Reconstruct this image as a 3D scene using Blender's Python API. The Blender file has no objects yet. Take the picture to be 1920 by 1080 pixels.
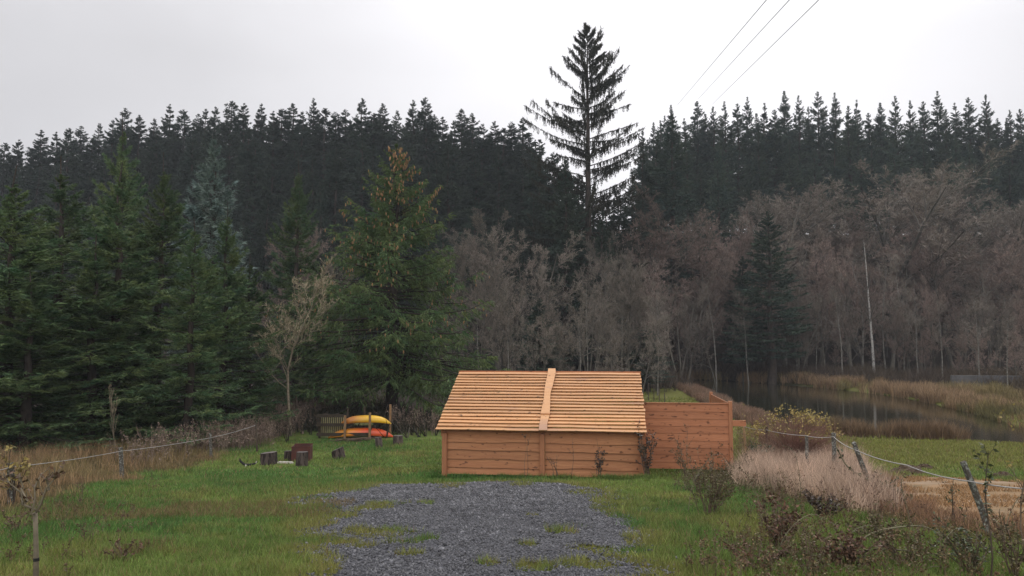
import bpy, math, random
import numpy as np
from mathutils import Vector

# ------------------------------------------------------------------ camera, sky, sun, exposure
FPX = 1420.0; HORIZON = 640.0; CAMZ = 3.5
PITCH = math.atan((HORIZON - 540) / FPX)
scene = bpy.context.scene
COL = scene.collection
cam_d = bpy.data.cameras.new('camera'); cam = bpy.data.objects.new('camera', cam_d); COL.objects.link(cam)
cam.location = (0, 0, CAMZ); cam.rotation_euler = (math.radians(90) + PITCH, 0, 0)
cam_d.sensor_width = 36; cam_d.lens = FPX / 1920 * 36; cam_d.clip_start = 0.1; cam_d.clip_end = 3000
scene.camera = cam
SUN_EL, SUN_AZ = math.radians(52), math.radians(14)      # azimuth measured from +Y towards +X
w = bpy.data.worlds.new('World'); scene.world = w; w.use_nodes = True
nt = w.node_tree; nt.nodes.clear()
def WN(t, **k):
    n = nt.nodes.new(t)
    for a, v in k.items(): setattr(n, a, v)
    return n
wl = nt.links.new
def wmath(op, a, b=None, c=None):
    n = WN('ShaderNodeMath', operation=op)
    for i, v in enumerate((a, b, c)):
        if v is None: continue
        if isinstance(v, (int, float)): n.inputs[i].default_value = v
        else: wl(v, n.inputs[i])
    return n.outputs[0]
out = WN('ShaderNodeOutputWorld'); bg = WN('ShaderNodeBackground'); wl(bg.outputs[0], out.inputs[0])
tc = WN('ShaderNodeTexCoord'); gen = tc.outputs['Generated']
sky = WN('ShaderNodeTexSky', sky_type='NISHITA', sun_disc=False, sun_elevation=SUN_EL, sun_rotation=SUN_AZ)
sky.air_density = 2; sky.dust_density = 5
hs = WN('ShaderNodeHueSaturation'); hs.inputs['Saturation'].default_value = 0.25; hs.inputs['Value'].default_value = 0.08
wl(sky.outputs[0], hs.inputs['Color'])
sep = WN('ShaderNodeSeparateXYZ'); wl(gen, sep.inputs[0])
el = wmath('MAXIMUM', sep.outputs['Z'], 0.0)
cie = wmath('MULTIPLY_ADD', wmath('MAXIMUM', wmath('SUBTRACT', el, 0.34), 0.0), 1.55, 1.0)    # overcast sky: the zenith is brighter
mp = WN('ShaderNodeMapping'); mp.inputs['Scale'].default_value = (1.0, 1.0, 2.2); wl(gen, mp.inputs[0])
nz = WN('ShaderNodeTexNoise'); nz.inputs['Scale'].default_value = 2.3; nz.inputs['Detail'].default_value = 4; nz.inputs['Roughness'].default_value = .45
nz.inputs['Distortion'].default_value = .4
wl(mp.outputs[0], nz.inputs['Vector'])
dp = WN('ShaderNodeVectorMath', operation='DOT_PRODUCT'); wl(gen, dp.inputs[0])
dp.inputs[1].default_value = Vector((.25, .92, .32)).normalized()
glow = wmath('POWER', wmath('MAXIMUM', dp.outputs['Value'], 0.0), 9.0)
cl = wmath('ADD', wmath('MULTIPLY_ADD', nz.outputs[0], 0.22, 0.43), wmath('MULTIPLY', glow, 0.35))
back = wmath('MULTIPLY_ADD', wmath('MAXIMUM', wmath('MULTIPLY', sep.outputs['Y'], -1.0), 0.0), 1.1, 1.0)     # unseen sky behind the camera, extra brightness added to light forest and shelter front
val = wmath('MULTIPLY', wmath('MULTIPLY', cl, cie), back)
tint = WN('ShaderNodeVectorMath', operation='SCALE'); tint.inputs[0].default_value = (1.0, .985, 1.02); wl(val, tint.inputs['Scale'])
mx = WN('ShaderNodeMix', data_type='RGBA'); mx.inputs[0].default_value = .93
wl(hs.outputs[0], mx.inputs[6]); wl(tint.outputs[0], mx.inputs[7]); wl(mx.outputs[2], bg.inputs[0])
bg.inputs[1].default_value = 1.0
sd_ = bpy.data.lights.new('sun', 'SUN'); sun = bpy.data.objects.new('sun', sd_); COL.objects.link(sun)
sd_.energy = 0.9; sd_.angle = math.radians(25); sd_.color = (1, .97, .92)
sdir = Vector((math.cos(SUN_EL) * math.sin(SUN_AZ), math.cos(SUN_EL) * math.cos(SUN_AZ), math.sin(SUN_EL)))
sun.rotation_euler = (-sdir).to_track_quat('-Z', 'Y').to_euler(); sun.location = (0, 0, 60)
vs = scene.view_settings; vs.view_transform = 'Standard'; vs.look = 'None'; vs.gamma = 1; vs.use_curve_mapping = False
vs.exposure = 0.40
scene.cycles.max_bounces = 5; scene.cycles.diffuse_bounces = 3; scene.cycles.transparent_max_bounces = 4
scene.cycles.caustics_reflective = False; scene.cycles.caustics_refractive = False

# ------------------------------------------------------------------ numbers helpers
R = np.random.default_rng
def ss(a, b, x):
    t = np.clip((np.asarray(x, float) - a) / (b - a), 0, 1); return t * t * (3 - 2 * t)
def vn(x, y, s, seed=0):
    """smooth lattice noise 0..1"""
    x = np.asarray(x, float) / s; y = np.asarray(y, float) / s
    xi = np.floor(x).astype(np.int64); yi = np.floor(y).astype(np.int64); fx = x - xi; fy = y - yi
    fx = fx * fx * (3 - 2 * fx); fy = fy * fy * (3 - 2 * fy)
    def h(a, b):
        n = (a * 374761393 + b * 668265263 + seed * 974634777) & 0xffffffff
        n = ((n ^ (n >> 13)) * 1274126177) & 0xffffffff
        return ((n ^ (n >> 16)) & 0xffff) / 65535.0
    return (h(xi, yi) * (1 - fx) + h(xi + 1, yi) * fx) * (1 - fy) + (h(xi, yi + 1) * (1 - fx) + h(xi + 1, yi + 1) * fx) * fy
def fbm(x, y, s, seed=0):
    return (vn(x, y, s, seed) + .5 * vn(x, y, s / 2.1, seed + 1) + .25 * vn(x, y, s / 4.3, seed + 2)) / 1.75
cp, sp = math.cos(PITCH), math.sin(PITCH)
def ray(px, py):
    u = (px - 960) / FPX; v = (540 - py) / FPX
    return np.array([u, cp - v * sp, sp + v * cp])
def P(px, py, Y):
    d = ray(px, py); return np.array([0, 0, CAMZ]) + d * (Y / d[1])
def onplane(px, py, z):
    d = ray(px, py); return np.array([0, 0, CAMZ]) + d * ((z - CAMZ) / d[2])
def inpoly(x, y, poly):
    x = np.asarray(x, float); y = np.asarray(y, float); r = np.zeros(x.shape, bool); n = len(poly)
    for i in range(n):
        x0, y0 = poly[i][:2]; x1, y1 = poly[(i + 1) % n][:2]
        if y0 == y1: continue
        r ^= ((y0 > y) != (y1 > y)) & (x < (x1 - x0) * (y - y0) / (y1 - y0) + x0)
    return r
def pdist(x, y, poly, closed=True):
    x = np.asarray(x, float); y = np.asarray(y, float); d = np.full(x.shape, 1e9); n = len(poly)
    for i in range(n if closed else n - 1):
        x0, y0 = poly[i][:2]; x1, y1 = poly[(i + 1) % n][:2]
        dx, dy = x1 - x0, y1 - y0; t = np.clip(((x - x0) * dx + (y - y0) * dy) / (dx * dx + dy * dy + 1e-9), 0, 1)
        d = np.minimum(d, np.hypot(x - x0 - t * dx, y - y0 - t * dy))
    return d
ZW = -0.78
POND_FAR = [onplane(*p, ZW) for p in [(1262, 711), (1330, 713), (1410, 717), (1500, 723), (1600, 733), (1690, 745), (1780, 762), (1850, 778), (1910, 798), (2060, 830)]]
POND_NEAR = [onplane(*p, ZW) for p in [(2300, 900), (1990, 842), (1850, 832), (1720, 826), (1590, 822), (1480, 806), (1400, 780), (1345, 752), (1300, 730)]]
POND = POND_FAR + POND_NEAR
def terrain(x, y):
    x = np.asarray(x, float); y = np.asarray(y, float)
    z = np.where(y < 20, 1.95 - .0975 * y, -0.62 * ss(17.5, 33, y) * 1.0)
    a = 1.95 - .0975 * y; z = np.where(y < 23, a * (1 - ss(17, 23, y)) + (-0.62 * ss(16, 33, y)) * ss(17, 23, y), z)
    z = z + .05 * (vn(x, y, 2.5, 3) - .5) + .15 * (vn(x, y, 9, 4) - .5) * ss(22, 40, np.abs(x) + y * .5)
    hl = 23 * ss(84, 134, y + 6 * (vn(x, y, 40, 8) - .5)) * (1 - .30 * ss(20, 90, -x))
    z = z + hl - .12 * np.maximum(y - 145, 0) * ss(145, 200, y)
    ins = inpoly(x, y, POND); d = pdist(x, y, POND)
    z = np.where(ins, np.minimum(z, ZW + .1 - .9 * np.clip(d, 0, 1)), np.where(d < 1.0, z * np.clip(d, 0, 1) + (ZW + .1) * (1 - np.clip(d, 0, 1)), z))
    return np.maximum(z, -8)
def tz(x, y): return float(terrain(np.array([x]), np.array([y]))[0])
TT = np.concatenate([np.arange(2, 40, .05), np.arange(40, 200, .25)])
def G(px, py):
    d = ray(px, py); p = np.array([0, 0, CAMZ])[None] + d[None] * (TT / d[1])[:, None]
    h = p[:, 2] - terrain(p[:, 0], p[:, 1]); k = np.argmax(h <= 0)
    if h[k] > 0: return p[-1]
    a, b = h[k - 1], h[k]; t = a / (a - b + 1e-9); return p[k - 1] * (1 - t) + p[k] * t

# ------------------------------------------------------------------ object helpers
def tag(o, label=None, cat=None, group=None, kind=None):
    if label: o['label'] = label
    if cat: o['category'] = cat
    if group: o['group'] = group
    if kind: o['kind'] = kind
    return o
def empty(name, loc, label, cat, group=None, rz=0):
    o = bpy.data.objects.new(name, None); COL.objects.link(o); o.location = tuple(float(v) for v in loc); o.rotation_euler = (0, 0, rz)
    o.empty_display_size = .2
    return tag(o, label, cat, group)
def link(name, me, parent=None):
    o = bpy.data.objects.new(name, me); COL.objects.link(o)
    if parent is not None: o.parent = parent
    return o
def fmesh(name, V, F, mat, col=None, smooth=False):
    V = np.ascontiguousarray(V, np.float32).reshape(-1, 3); F = np.asarray(F, np.int32); k = F.shape[1]
    me = bpy.data.meshes.new(name); me.vertices.add(len(V)); me.vertices.foreach_set('co', V.ravel())
    me.loops.add(F.size); me.loops.foreach_set('vertex_index', F.ravel()); me.polygons.add(len(F))
    me.polygons.foreach_set('loop_start', np.arange(0, F.size, k, dtype=np.int32)); me.polygons.foreach_set('loop_total', np.full(len(F), k, np.int32))
    if smooth: me.polygons.foreach_set('use_smooth', np.ones(len(F), bool))
    me.update(calc_edges=True)
    if col is not None:
        c = np.ones((len(V), 4), np.float32); c[:, :3] = col
        a = me.color_attributes.new('Col', 'FLOAT_COLOR', 'POINT'); a.data.foreach_set('color', c.ravel())
    me.materials.append(mat); return me
class MB:
    def __init__(s): s.v = []; s.f = []; s.n = 0
    def add(s, V, F):
        V = np.asarray(V, float); F = [tuple(int(i) + s.n for i in f) for f in F]
        s.v.append(V); s.f += F; s.n += len(V); return s
    def box(s, x0, x1, y0, y1, z0, z1):
        V = [(x, y, z) for x in (x0, x1) for y in (y0, y1) for z in (z0, z1)]
        return s.add(V, [(0, 1, 3, 2), (4, 6, 7, 5), (0, 4, 5, 1), (2, 3, 7, 6), (0, 2, 6, 4), (1, 5, 7, 3)])
    def tube(s, pts, rad, sides=8, cap=True, jit=0, seed=0):
        V, F = tubes(np.array([pts], float), np.array([rad], float) if np.ndim(rad) else np.full((1, len(pts)), float(rad)), sides)
        if jit: V = V + R(seed).normal(0, jit, V.shape)
        n0 = len(V); F = F.tolist()
        if cap: F.append(list(range(sides))[::-1]); F.append(list(range(n0 - sides, n0)))
        return s.add(V, F)
    def mesh(s, name, mat, smooth=False, bevel=0):
        me = bpy.data.meshes.new(name); me.from_pydata(np.concatenate(s.v).tolist(), [], s.f); me.update()
        if smooth: me.polygons.foreach_set('use_smooth', np.ones(len(me.polygons), bool))
        me.materials.append(mat); return me
    def obj(s, name, mat, parent=None, smooth=False, bevel=0):
        o = link(name, s.mesh(name, mat, smooth), parent)
        if bevel:
            m = o.modifiers.new('bevel', 'BEVEL'); m.width = bevel; m.segments = 2; m.limit_method = 'ANGLE'
        return o
def nrm(a): return a / (np.linalg.norm(a, axis=-1, keepdims=True) + 1e-9)
def tubes(PL, RD, sides=3):
    """PL [n,k,3] polylines, RD [n,k] radii -> verts, quads"""
    n, k, _ = PL.shape
    T = np.empty_like(PL); T[:, 1:-1] = PL[:, 2:] - PL[:, :-2]; T[:, 0] = PL[:, 1] - PL[:, 0]; T[:, -1] = PL[:, -1] - PL[:, -2]; T = nrm(T)
    m = nrm(PL[:, -1] - PL[:, 0]); ref = np.where(np.abs(m[:, 2:3]) > .8, np.array([[1., .13, 0]]), np.array([[.1, .05, 1.]]))
    A = nrm(np.cross(T, ref[:, None, :])); B = np.cross(T, A)
    an = np.arange(sides) * 2 * np.pi / sides
    V = PL[:, :, None, :] + RD[:, :, None, None] * (A[:, :, None, :] * np.cos(an)[None, None, :, None] + B[:, :, None, :] * np.sin(an)[None, None, :, None])
    idx = np.arange(n * k * sides).reshape(n, k, sides); a = idx[:, :-1]; b = idx[:, 1:]
    F = np.stack([a, np.roll(a, -1, 2), np.roll(b, -1, 2), b], -1).reshape(-1, 4)
    return V.reshape(-1, 3), F
def blades(p0, d, wd, rng, bend=None):
    """thin triangles: base p0, vector d, width wd -> tris"""
    s = nrm(np.cross(d, rng.normal(size=d.shape))) * (np.asarray(wd)[:, None] * .5)
    V = np.stack([p0 - s, p0 + s, p0 + d], 1)
    return V.reshape(-1, 3), np.arange(len(p0) * 3).reshape(-1, 3)
def leaves(p0, d, wd, rng):
    """diamond leaves"""
    s = nrm(np.cross(d, rng.normal(size=d.shape))) * (np.asarray(wd)[:, None] * .5)
    up = np.cross(s, d) * 0.8
    V = np.stack([p0, p0 + d * .45 - s, p0 + d + up * .3, p0 + d * .45 + s], 1)
    return V.reshape(-1, 3), np.arange(len(p0) * 4).reshape(-1, 4)
def joinVF(parts):
    V = []; F = []; n = 0
    for v, f in parts: V.append(v); F.append(np.asarray(f) + n); n += len(v)
    return np.concatenate(V), np.concatenate(F)

# ------------------------------------------------------------------ materials
def mat(name, c1, c2=None, scale=3.0, rough=.8, spec=.25, bump=0, bscale=None, isl=0., objr=0., stretch=None, attr=False, detail=5, lo=.35, hi=.65, trans=0., coord='Object', c3=None, c3scale=1., c3lo=.6, c3hi=.7):
    m = bpy.data.materials.new(name); m.use_nodes = True; t = m.node_tree; N = t.nodes; L = t.links.new
    b = N['Principled BSDF']; b.inputs['Roughness'].default_value = rough; b.inputs['Specular IOR Level'].default_value = spec
    tcn = N.new('ShaderNodeTexCoord'); v = tcn.outputs[coord]
    if stretch:
        mpn = N.new('ShaderNodeMapping'); mpn.inputs['Scale'].default_value = stretch; L(v, mpn.inputs[0]); v2 = mpn.outputs[0]
    else: v2 = v
    cout = None
    def noise(vec, sc, det=detail, ro=.6):
        n = N.new('ShaderNodeTexNoise'); n.inputs['Scale'].default_value = sc; n.inputs['Detail'].default_value = det; n.inputs['Roughness'].default_value = ro
        L(vec, n.inputs['Vector']); return n.outputs[0]
    def ramp(f, a, bb):
        r = N.new('ShaderNodeMapRange'); r.inputs[1].default_value = a; r.inputs[2].default_value = bb; L(f, r.inputs[0]); return r.outputs[0]
    def mix(f, A, B, mode='MIX'):
        n = N.new('ShaderNodeMix'); n.data_type = 'RGBA'; n.blend_type = mode
        if isinstance(f, float): n.inputs[0].default_value = f
        else: L(f, n.inputs[0])
        for i, q in ((6, A), (7, B)):
            if isinstance(q, tuple): n.inputs[i].default_value = (*q, 1)
            else: L(q, n.inputs[i])
        return n.outputs[2]
    if attr:
        at = N.new('ShaderNodeAttribute'); at.attribute_name = 'Col'; cout = at.outputs['Color']
        if c2 is not None: cout = mix(ramp(noise(v2, scale), lo, hi), cout, mix(1.0, cout, c2, 'MULTIPLY'))
    else:
        cout = mix(ramp(noise(v2, scale), lo, hi), c1, c2 or c1)
    if c3: cout = mix(ramp(noise(v, c3scale, 3), c3lo, c3hi), cout, c3)
    def scaleby(f, amt, cout):
        a = N.new('ShaderNodeMapRange'); a.inputs[3].default_value = 1 - amt; a.inputs[4].default_value = 1 + amt; L(f, a.inputs[0])
        sc = N.new('ShaderNodeVectorMath'); sc.operation = 'SCALE'; L(cout, sc.inputs[0]); L(a.outputs[0], sc.inputs['Scale']); return sc.outputs[0]
    if isl:
        g = N.new('ShaderNodeNewGeometry'); cout = scaleby(g.outputs['Random Per Island'], isl, cout)
    if objr:
        oi = N.new('ShaderNodeObjectInfo'); cout = scaleby(oi.outputs['Random'], objr, cout)
    L(cout, b.inputs['Base Color'])
    if trans: 
        tr = N.new('ShaderNodeBsdfTranslucent'); L(cout, tr.inputs[0]); ms = N.new('ShaderNodeMixShader'); ms.inputs[0].default_value = trans
        L(b.outputs[0], ms.inputs[1]); L(tr.outputs[0], ms.inputs[2]); L(ms.outputs[0], N['Material Output'].inputs[0])
    if bump:
        bn = N.new('ShaderNodeBump'); bn.inputs['Strength'].default_value = 1.0; bn.inputs['Distance'].default_value = bump
        L(noise(v2, bscale or scale * 4, 4), bn.inputs['Height']); L(bn.outputs[0], b.inputs['Normal'])
    return m
M = {}
M['ground'] = mat('ground', None, (.62, .6, .55), scale=9, bump=.03, bscale=30, attr=True, coord='Object', rough=.95, spec=.1)
M['grass'] = mat('grass_blades', None, None, attr=True, isl=.38, rough=.55, spec=.25, trans=.25)
M['stone'] = mat('slate_chips', (.040, .040, .046), (.098, .098, .106), scale=2, isl=.8, rough=.42, spec=.5)
M['gravel'] = mat('gravel_bed', (.035, .036, .042), (.10, .10, .115), scale=60, bump=.012, bscale=90, rough=.6)
M['earth'] = mat('straw_earth', (.27, .16, .075), (.17, .12, .06), scale=2.2, bump=.02, bscale=25, c3=(.30, .215, .145), c3scale=.7, c3lo=.52, c3hi=.72)
M['soil'] = mat('mole_soil', (.05, .032, .02), (.1, .07, .045), scale=20, bump=.02, bscale=40, rough=.95)
M['bark'] = mat('spruce_bark', (.07, .055, .045), (.035, .03, .027), scale=6, stretch=(1, 1, .25), bump=.02, objr=.2, rough=.95, spec=.1)
M['needles'] = mat('spruce_needles', (.060, .120, .060), (.130, .165, .062), scale=.9, isl=.45, objr=.25, rough=.6, spec=.2, trans=.3)
M['needles_big'] = mat('big_spruce_needles', (.064, .125, .050), (.125, .155, .052), scale=.8, isl=.45, rough=.6, spec=.2, trans=.3)
M['needles_blue'] = mat('blue_spruce_needles', (.13, .19, .175), (.17, .21, .17), scale=.9, isl=.4, rough=.6, trans=.1)
M['needles_far'] = mat('far_conifer_needles', (.028, .046, .035), (.046, .060, .040), scale=.35, isl=.35, objr=.25, rough=.8, spec=.1)
M['needles_right'] = mat('ridge_conifer_needles', (.036, .060, .050), (.062, .080, .052), scale=.35, isl=.35, objr=.25, rough=.8, spec=.1)
M['needles_dark'] = mat('lone_spruce_needles', (.020, .024, .018), (.04, .038, .026), scale=.5, isl=.4, rough=.8, spec=.1)
M['cones'] = mat('spruce_cones', (.36, .20, .10), (.24, .14, .07), scale=4, isl=.35)
M['barebark'] = mat('alder_bark', (.13, .118, .098), (.08, .074, .062), scale=3, stretch=(1, 1, .4), objr=.25, isl=.2, rough=.9, spec=.1)
M['limb'] = mat('alder_limbs', (.125, .112, .095), (.075, .07, .06), scale=2, objr=.2, isl=.3, rough=.9, spec=.1)
M['twig'] = mat('alder_twigs', (.235, .195, .165), (.170, .152, .122), scale=.25, objr=.35, isl=.35, rough=.9, spec=.1)
M['twig_red'] = mat('birch_twigs', (.255, .182, .155), (.19, .155, .128), scale=.25, objr=.35, isl=.35, rough=.9, spec=.1)
M['twig_pale'] = mat('willow_twigs', (.40, .33, .22), (.28, .235, .16), scale=.5, isl=.3, rough=.85)
M['birch'] = mat('birch_bark', (.42, .40, .37), (.13, .115, .10), scale=4, stretch=(1, 1, 1.6), lo=.5, hi=.6, rough=.8)
M['greybirch'] = mat('grey_birch_bark', (.24, .225, .195), (.10, .092, .08), scale=3, stretch=(1, 1, 1.2), rough=.85)
M['sapling'] = mat('sapling_bark', (.23, .19, .13), (.13, .11, .08), scale=12, rough=.85)
M['lichen'] = mat('lichen_post', (.085, .075, .062), (.26, .27, .24), scale=22, lo=.5, hi=.62, bump=.008, bscale=40, rough=.95)
M['oldwood'] = mat('old_wood', (.10, .075, .055), (.055, .043, .034), scale=8, stretch=(1, 1, .3), bump=.006, rough=.9)
M['rackwood'] = mat('rack_timber', (.06, .046, .032), (.04, .031, .022), scale=6, rough=.9)
M['rackpost'] = mat('rack_post_timber', (.30, .18, .09), (.18, .11, .06), scale=6, rough=.85)
M['paleslat'] = mat('pale_slats', (.36, .32, .17), (.26, .23, .13), scale=6, rough=.85)
M['palestake'] = mat('pale_stake', (.50, .34, .19), (.36, .25, .15), scale=8, rough=.8)
M['log'] = mat('log_bark', (.028, .020, .018), (.12, .092, .078), scale=16, lo=.42, hi=.6, stretch=(1, 1, .2), bump=.02, objr=.25, rough=.9)
M['logcut'] = mat('log_cut_face', (.13, .11, .10), (.07, .06, .055), scale=12, objr=.2, rough=.9)
M['rust'] = mat('rusty_steel', (.115, .042, .032), (.07, .032, .028), scale=4, rough=.85)
M['char'] = mat('charred_wood', (.012, .012, .012), (.03, .028, .026), scale=10, rough=.8)
M['white'] = mat('white_chip', (.55, .52, .47), (.42, .38, .33), scale=10)
M['rope'] = mat('fence_rope', (.42, .40, .38), (.28, .265, .25), scale=20, rough=.7)
M['wire'] = mat('power_wire', (.3, .3, .32), None, rough=.6)
M['concrete'] = mat('grey_concrete', (.12, .115, .12), (.08, .08, .08), scale=2, rough=.9, bump=.01)
M['leaf_dark'] = mat('dark_red_leaves', (.055, .028, .024), (.045, .04, .022), scale=3, isl=.5, rough=.45, spec=.4)
M['leaf_olive'] = mat('olive_leaves', (.085, .080, .032), (.12, .075, .04), scale=3, isl=.5, rough=.5)
M['leaf_brown'] = mat('brown_leaves', (.13, .065, .04), (.08, .055, .035), scale=2, isl=.5, rough=.6)
M['leaf_green'] = mat('bramble_leaves', (.035, .060, .022), (.07, .07, .03), scale=3, isl=.5, rough=.4, spec=.4)
M['leaf_yellow'] = mat('yellow_leaves', (.36, .27, .09), (.24, .20, .07), scale=2, isl=.4, rough=.6, trans=.2)
M['stem'] = mat('dead_stems', (.15, .11, .075), (.10, .07, .05), scale=8, isl=.3, rough=.9)
M['stem_red'] = mat('reddish_stems', (.25, .125, .095), (.19, .12, .085), scale=2, isl=.35, rough=.9)
M['arch'] = mat('bramble_stems', (.20, .185, .11), (.13, .115, .075), scale=6, rough=.8)
# water
m = bpy.data.materials.new('pond_water'); m.use_nodes = True; N = m.node_tree.nodes; b = N['Principled BSDF']
b.inputs['Base Color'].default_value = (.020, .020, .011, 1); b.inputs['Roughness'].default_value = .05; b.inputs['Specular IOR Level'].default_value = .5
tcn = N.new('ShaderNodeTexCoord'); mpn = N.new('ShaderNodeMapping'); mpn.inputs['Scale'].default_value = (.7, 2.0, 1); no = N.new('ShaderNodeTexNoise'); no.inputs['Scale'].default_value = 2.5
bn = N.new('ShaderNodeBump'); bn.inputs['Distance'].default_value = .008; bn.inputs['Strength'].default_value = .5
m.node_tree.links.new(tcn.outputs['Object'], mpn.inputs[0]); m.node_tree.links.new(mpn.outputs[0], no.inputs['Vector']); m.node_tree.links.new(no.outputs[0], bn.inputs['Height']); m.node_tree.links.new(bn.outputs[0], b.inputs['Normal'])
M['water'] = m
def wood(name, ca, cb, grain, knot=.5, isl=.16, stain=None):
    """sawn larch: long grain along local X, scattered dark knots"""
    m = bpy.data.materials.new(name); m.use_nodes = True; t = m.node_tree; N = t.nodes; L = t.links.new; b = N['Principled BSDF']
    b.inputs['Roughness'].default_value = .62; b.inputs['Specular IOR Level'].default_value = .3
    tcn = N.new('ShaderNodeTexCoord'); g = N.new('ShaderNodeNewGeometry')
    off = N.new('ShaderNodeVectorMath'); off.operation = 'SCALE'; off.inputs[0].default_value = (7.3, 3.1, 5.7); L(g.outputs['Random Per Island'], off.inputs['Scale'])
    ad = N.new('ShaderNodeVectorMath'); ad.operation = 'ADD'; L(tcn.outputs['Object'], ad.inputs[0]); L(off.outputs[0], ad.inputs[1])
    def nz(scale, st, det=5, ro=.6):
        mpn = N.new('ShaderNodeMapping'); mpn.inputs['Scale'].default_value = st; L(ad.outputs[0], mpn.inputs[0])
        n = N.new('ShaderNodeTexNoise'); n.inputs['Scale'].default_value = scale; n.inputs['Detail'].default_value = det; n.inputs['Roughness'].default_value = ro; L(mpn.outputs[0], n.inputs['Vector']); return n.outputs[0]
    def rg(f, a, bb):
        r = N.new('ShaderNodeMapRange'); r.inputs[1].default_value = a; r.inputs[2].default_value = bb; L(f, r.inputs[0]); return r.outputs[0]
    def mix(f, A, B):
        n = N.new('ShaderNodeMix'); n.data_type = 'RGBA'; L(f, n.inputs[0])
        for i, q in ((6, A), (7, B)):
            if isinstance(q, tuple): n.inputs[i].default_value = (*q, 1)
            else: L(q, n.inputs[i])
        return n.outputs[2]
    c = mix(rg(nz(3, grain), .3, .7), ca, cb)
    c = mix(rg(nz(14, grain, 3, .7), .35, .8), c, tuple(v * .78 for v in cb))
    kn = tuple(v * .38 for v in cb)
    c = mix(rg(nz(5.5, (1.3, 1.3, 2.6), 1, .4), .70 - .035 * knot, .76 - .03 * knot), c, kn) if knot else c
    if stain: c = mix(rg(nz(.6, (.6, 1, 3), 3), .60, .72), c, stain)
    a = N.new('ShaderNodeMapRange'); a.inputs[3].default_value = 1 - isl; a.inputs[4].default_value = 1 + isl; L(g.outputs['Random Per Island'], a.inputs[0])
    sc = N.new('ShaderNodeVectorMath'); sc.operation = 'SCALE'; L(c, sc.inputs[0]); L(a.outputs[0], sc.inputs['Scale']); L(sc.outputs[0], b.inputs['Base Color'])
    bp = N.new('ShaderNodeBump'); bp.inputs['Distance'].default_value = .004; bp.inputs['Strength'].default_value = .6; L(nz(10, grain), bp.inputs['Height']); L(bp.outputs[0], b.inputs['Normal'])
    return m
M['roofwood'] = wood('roof_larch', (.62, .35, .165), (.50, .24, .095), (.25, 4, 4), isl=.20, stain=(.36, .20, .12))
M['wallwood'] = wood('wall_larch', (.50, .235, .105), (.40, .165, .072), (.25, 4, 4), isl=.15, stain=(.27, .15, .085))
M['fencewood'] = wood('fence_larch', (.48, .205, .10), (.385, .15, .070), (.25, 4, 4), isl=.18, knot=1.4)
M['postwood'] = wood('post_larch', (.45, .20, .10), (.36, .15, .07), (4, 4, .25), isl=.05)

# ------------------------------------------------------------------ ground zones
def W(poly): return [G(*p) for p in poly]
DRIVE = W([(585, 940), (650, 924), (720, 912), (880, 908), (1050, 908), (1100, 918), (1130, 938), (1150, 962), (1135, 985), (1150, 1000), (1110, 1020), (1140, 1045), (1170, 1078), (1200, 1200), (640, 1200), (665, 1080), (625, 1045), (615, 1012), (650, 985), (660, 962), (610, 952)])
EARTH = W([(1625, 902), (1690, 896), (1790, 898), (1930, 908), (2200, 925), (2200, 1030), (1935, 1003), (1840, 990), (1740, 975), (1670, 945)])
DRYL = W([(-500, 1010), (-60, 985), (60, 952), (140, 925), (235, 903), (330, 880), (400, 862), (455, 838), (520, 818), (590, 800), (640, 790), (800, 770), (800, 752), (560, 752), (300, 790), (-100, 800), (-600, 820)])
DRYR = W([(1375, 880), (1400, 858), (1480, 850), (1600, 860), (1650, 905), (1720, 960), (1880, 990), (2100, 1010), (2100, 1035), (1880, 1020), (1760, 1005), (1640, 975), (1560, 935), (1440, 905)])
ISL = [(715, 1000, 75, 9), (722, 948, 45, 6), (800, 945, 18, 5), (690, 955, 30, 5), (760, 1020, 40, 5), (800, 1013, 22, 4), (680, 1028, 25, 4), (760, 1042, 28, 4), (1045, 999, 38, 5), (995, 967, 20, 3), (990, 1023, 18, 3), (1090, 925, 25, 6), (915, 1060, 22, 6), (1000, 1066, 45, 9), (1100, 1060, 55, 12), (975, 909, 22, 6), (845, 912, 25, 5), (1110, 1030, 40, 6), (1150, 955, 30, 8), (640, 968, 24, 5)]
ISLW = []
for (a, b_, c, d) in ISL:
    q = G(a, b_); l = G(a - c, b_); r_ = G(a + c, b_); n_ = G(a, b_ + d); ISLW.append((q[0], q[1], (r_[0] - l[0]) / 2, abs(n_[1] - q[1])))
def drive_mask(x, y):
    x = np.asarray(x, float); y = np.asarray(y, float)
    d = pdist(x, y, DRIVE) * np.where(inpoly(x, y, DRIVE), 1, -1)
    m = d + (fbm(x, y, .8, 21) - .5) * 1.3
    for (a, b_, c, e) in ISLW:
        r_ = np.sqrt(((x - a) / c) ** 2 + ((y - b_) / e) ** 2); m = np.minimum(m, (r_ - 1) * .35 + (fbm(x, y, .35, 22) - .5) * .5)
    return m
def earth_mask(x, y): return pdist(x, y, EARTH) * np.where(inpoly(x, y, EARTH), 1, -1) + (fbm(x, y, 1.2, 31) - .5) * 1.2
def dry_mask(x, y):
    l = pdist(x, y, DRYL) * np.where(inpoly(x, y, DRYL), 1, -1); r_ = pdist(x, y, DRYR) * np.where(inpoly(x, y, DRYR), 1, -1)
    return np.maximum(l, r_) + (fbm(x, y, 1.5, 41) - .5) * 1.8
GREEN = np.array([.088, .172, .040]); GREEN2 = np.array([.155, .215, .052]); YEL = np.array([.23, .215, .065]); STRAW = np.array([.31, .205, .11]); BROWN = np.array([.15, .095, .055]); LITTER = np.array([.050, .038, .030])
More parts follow.
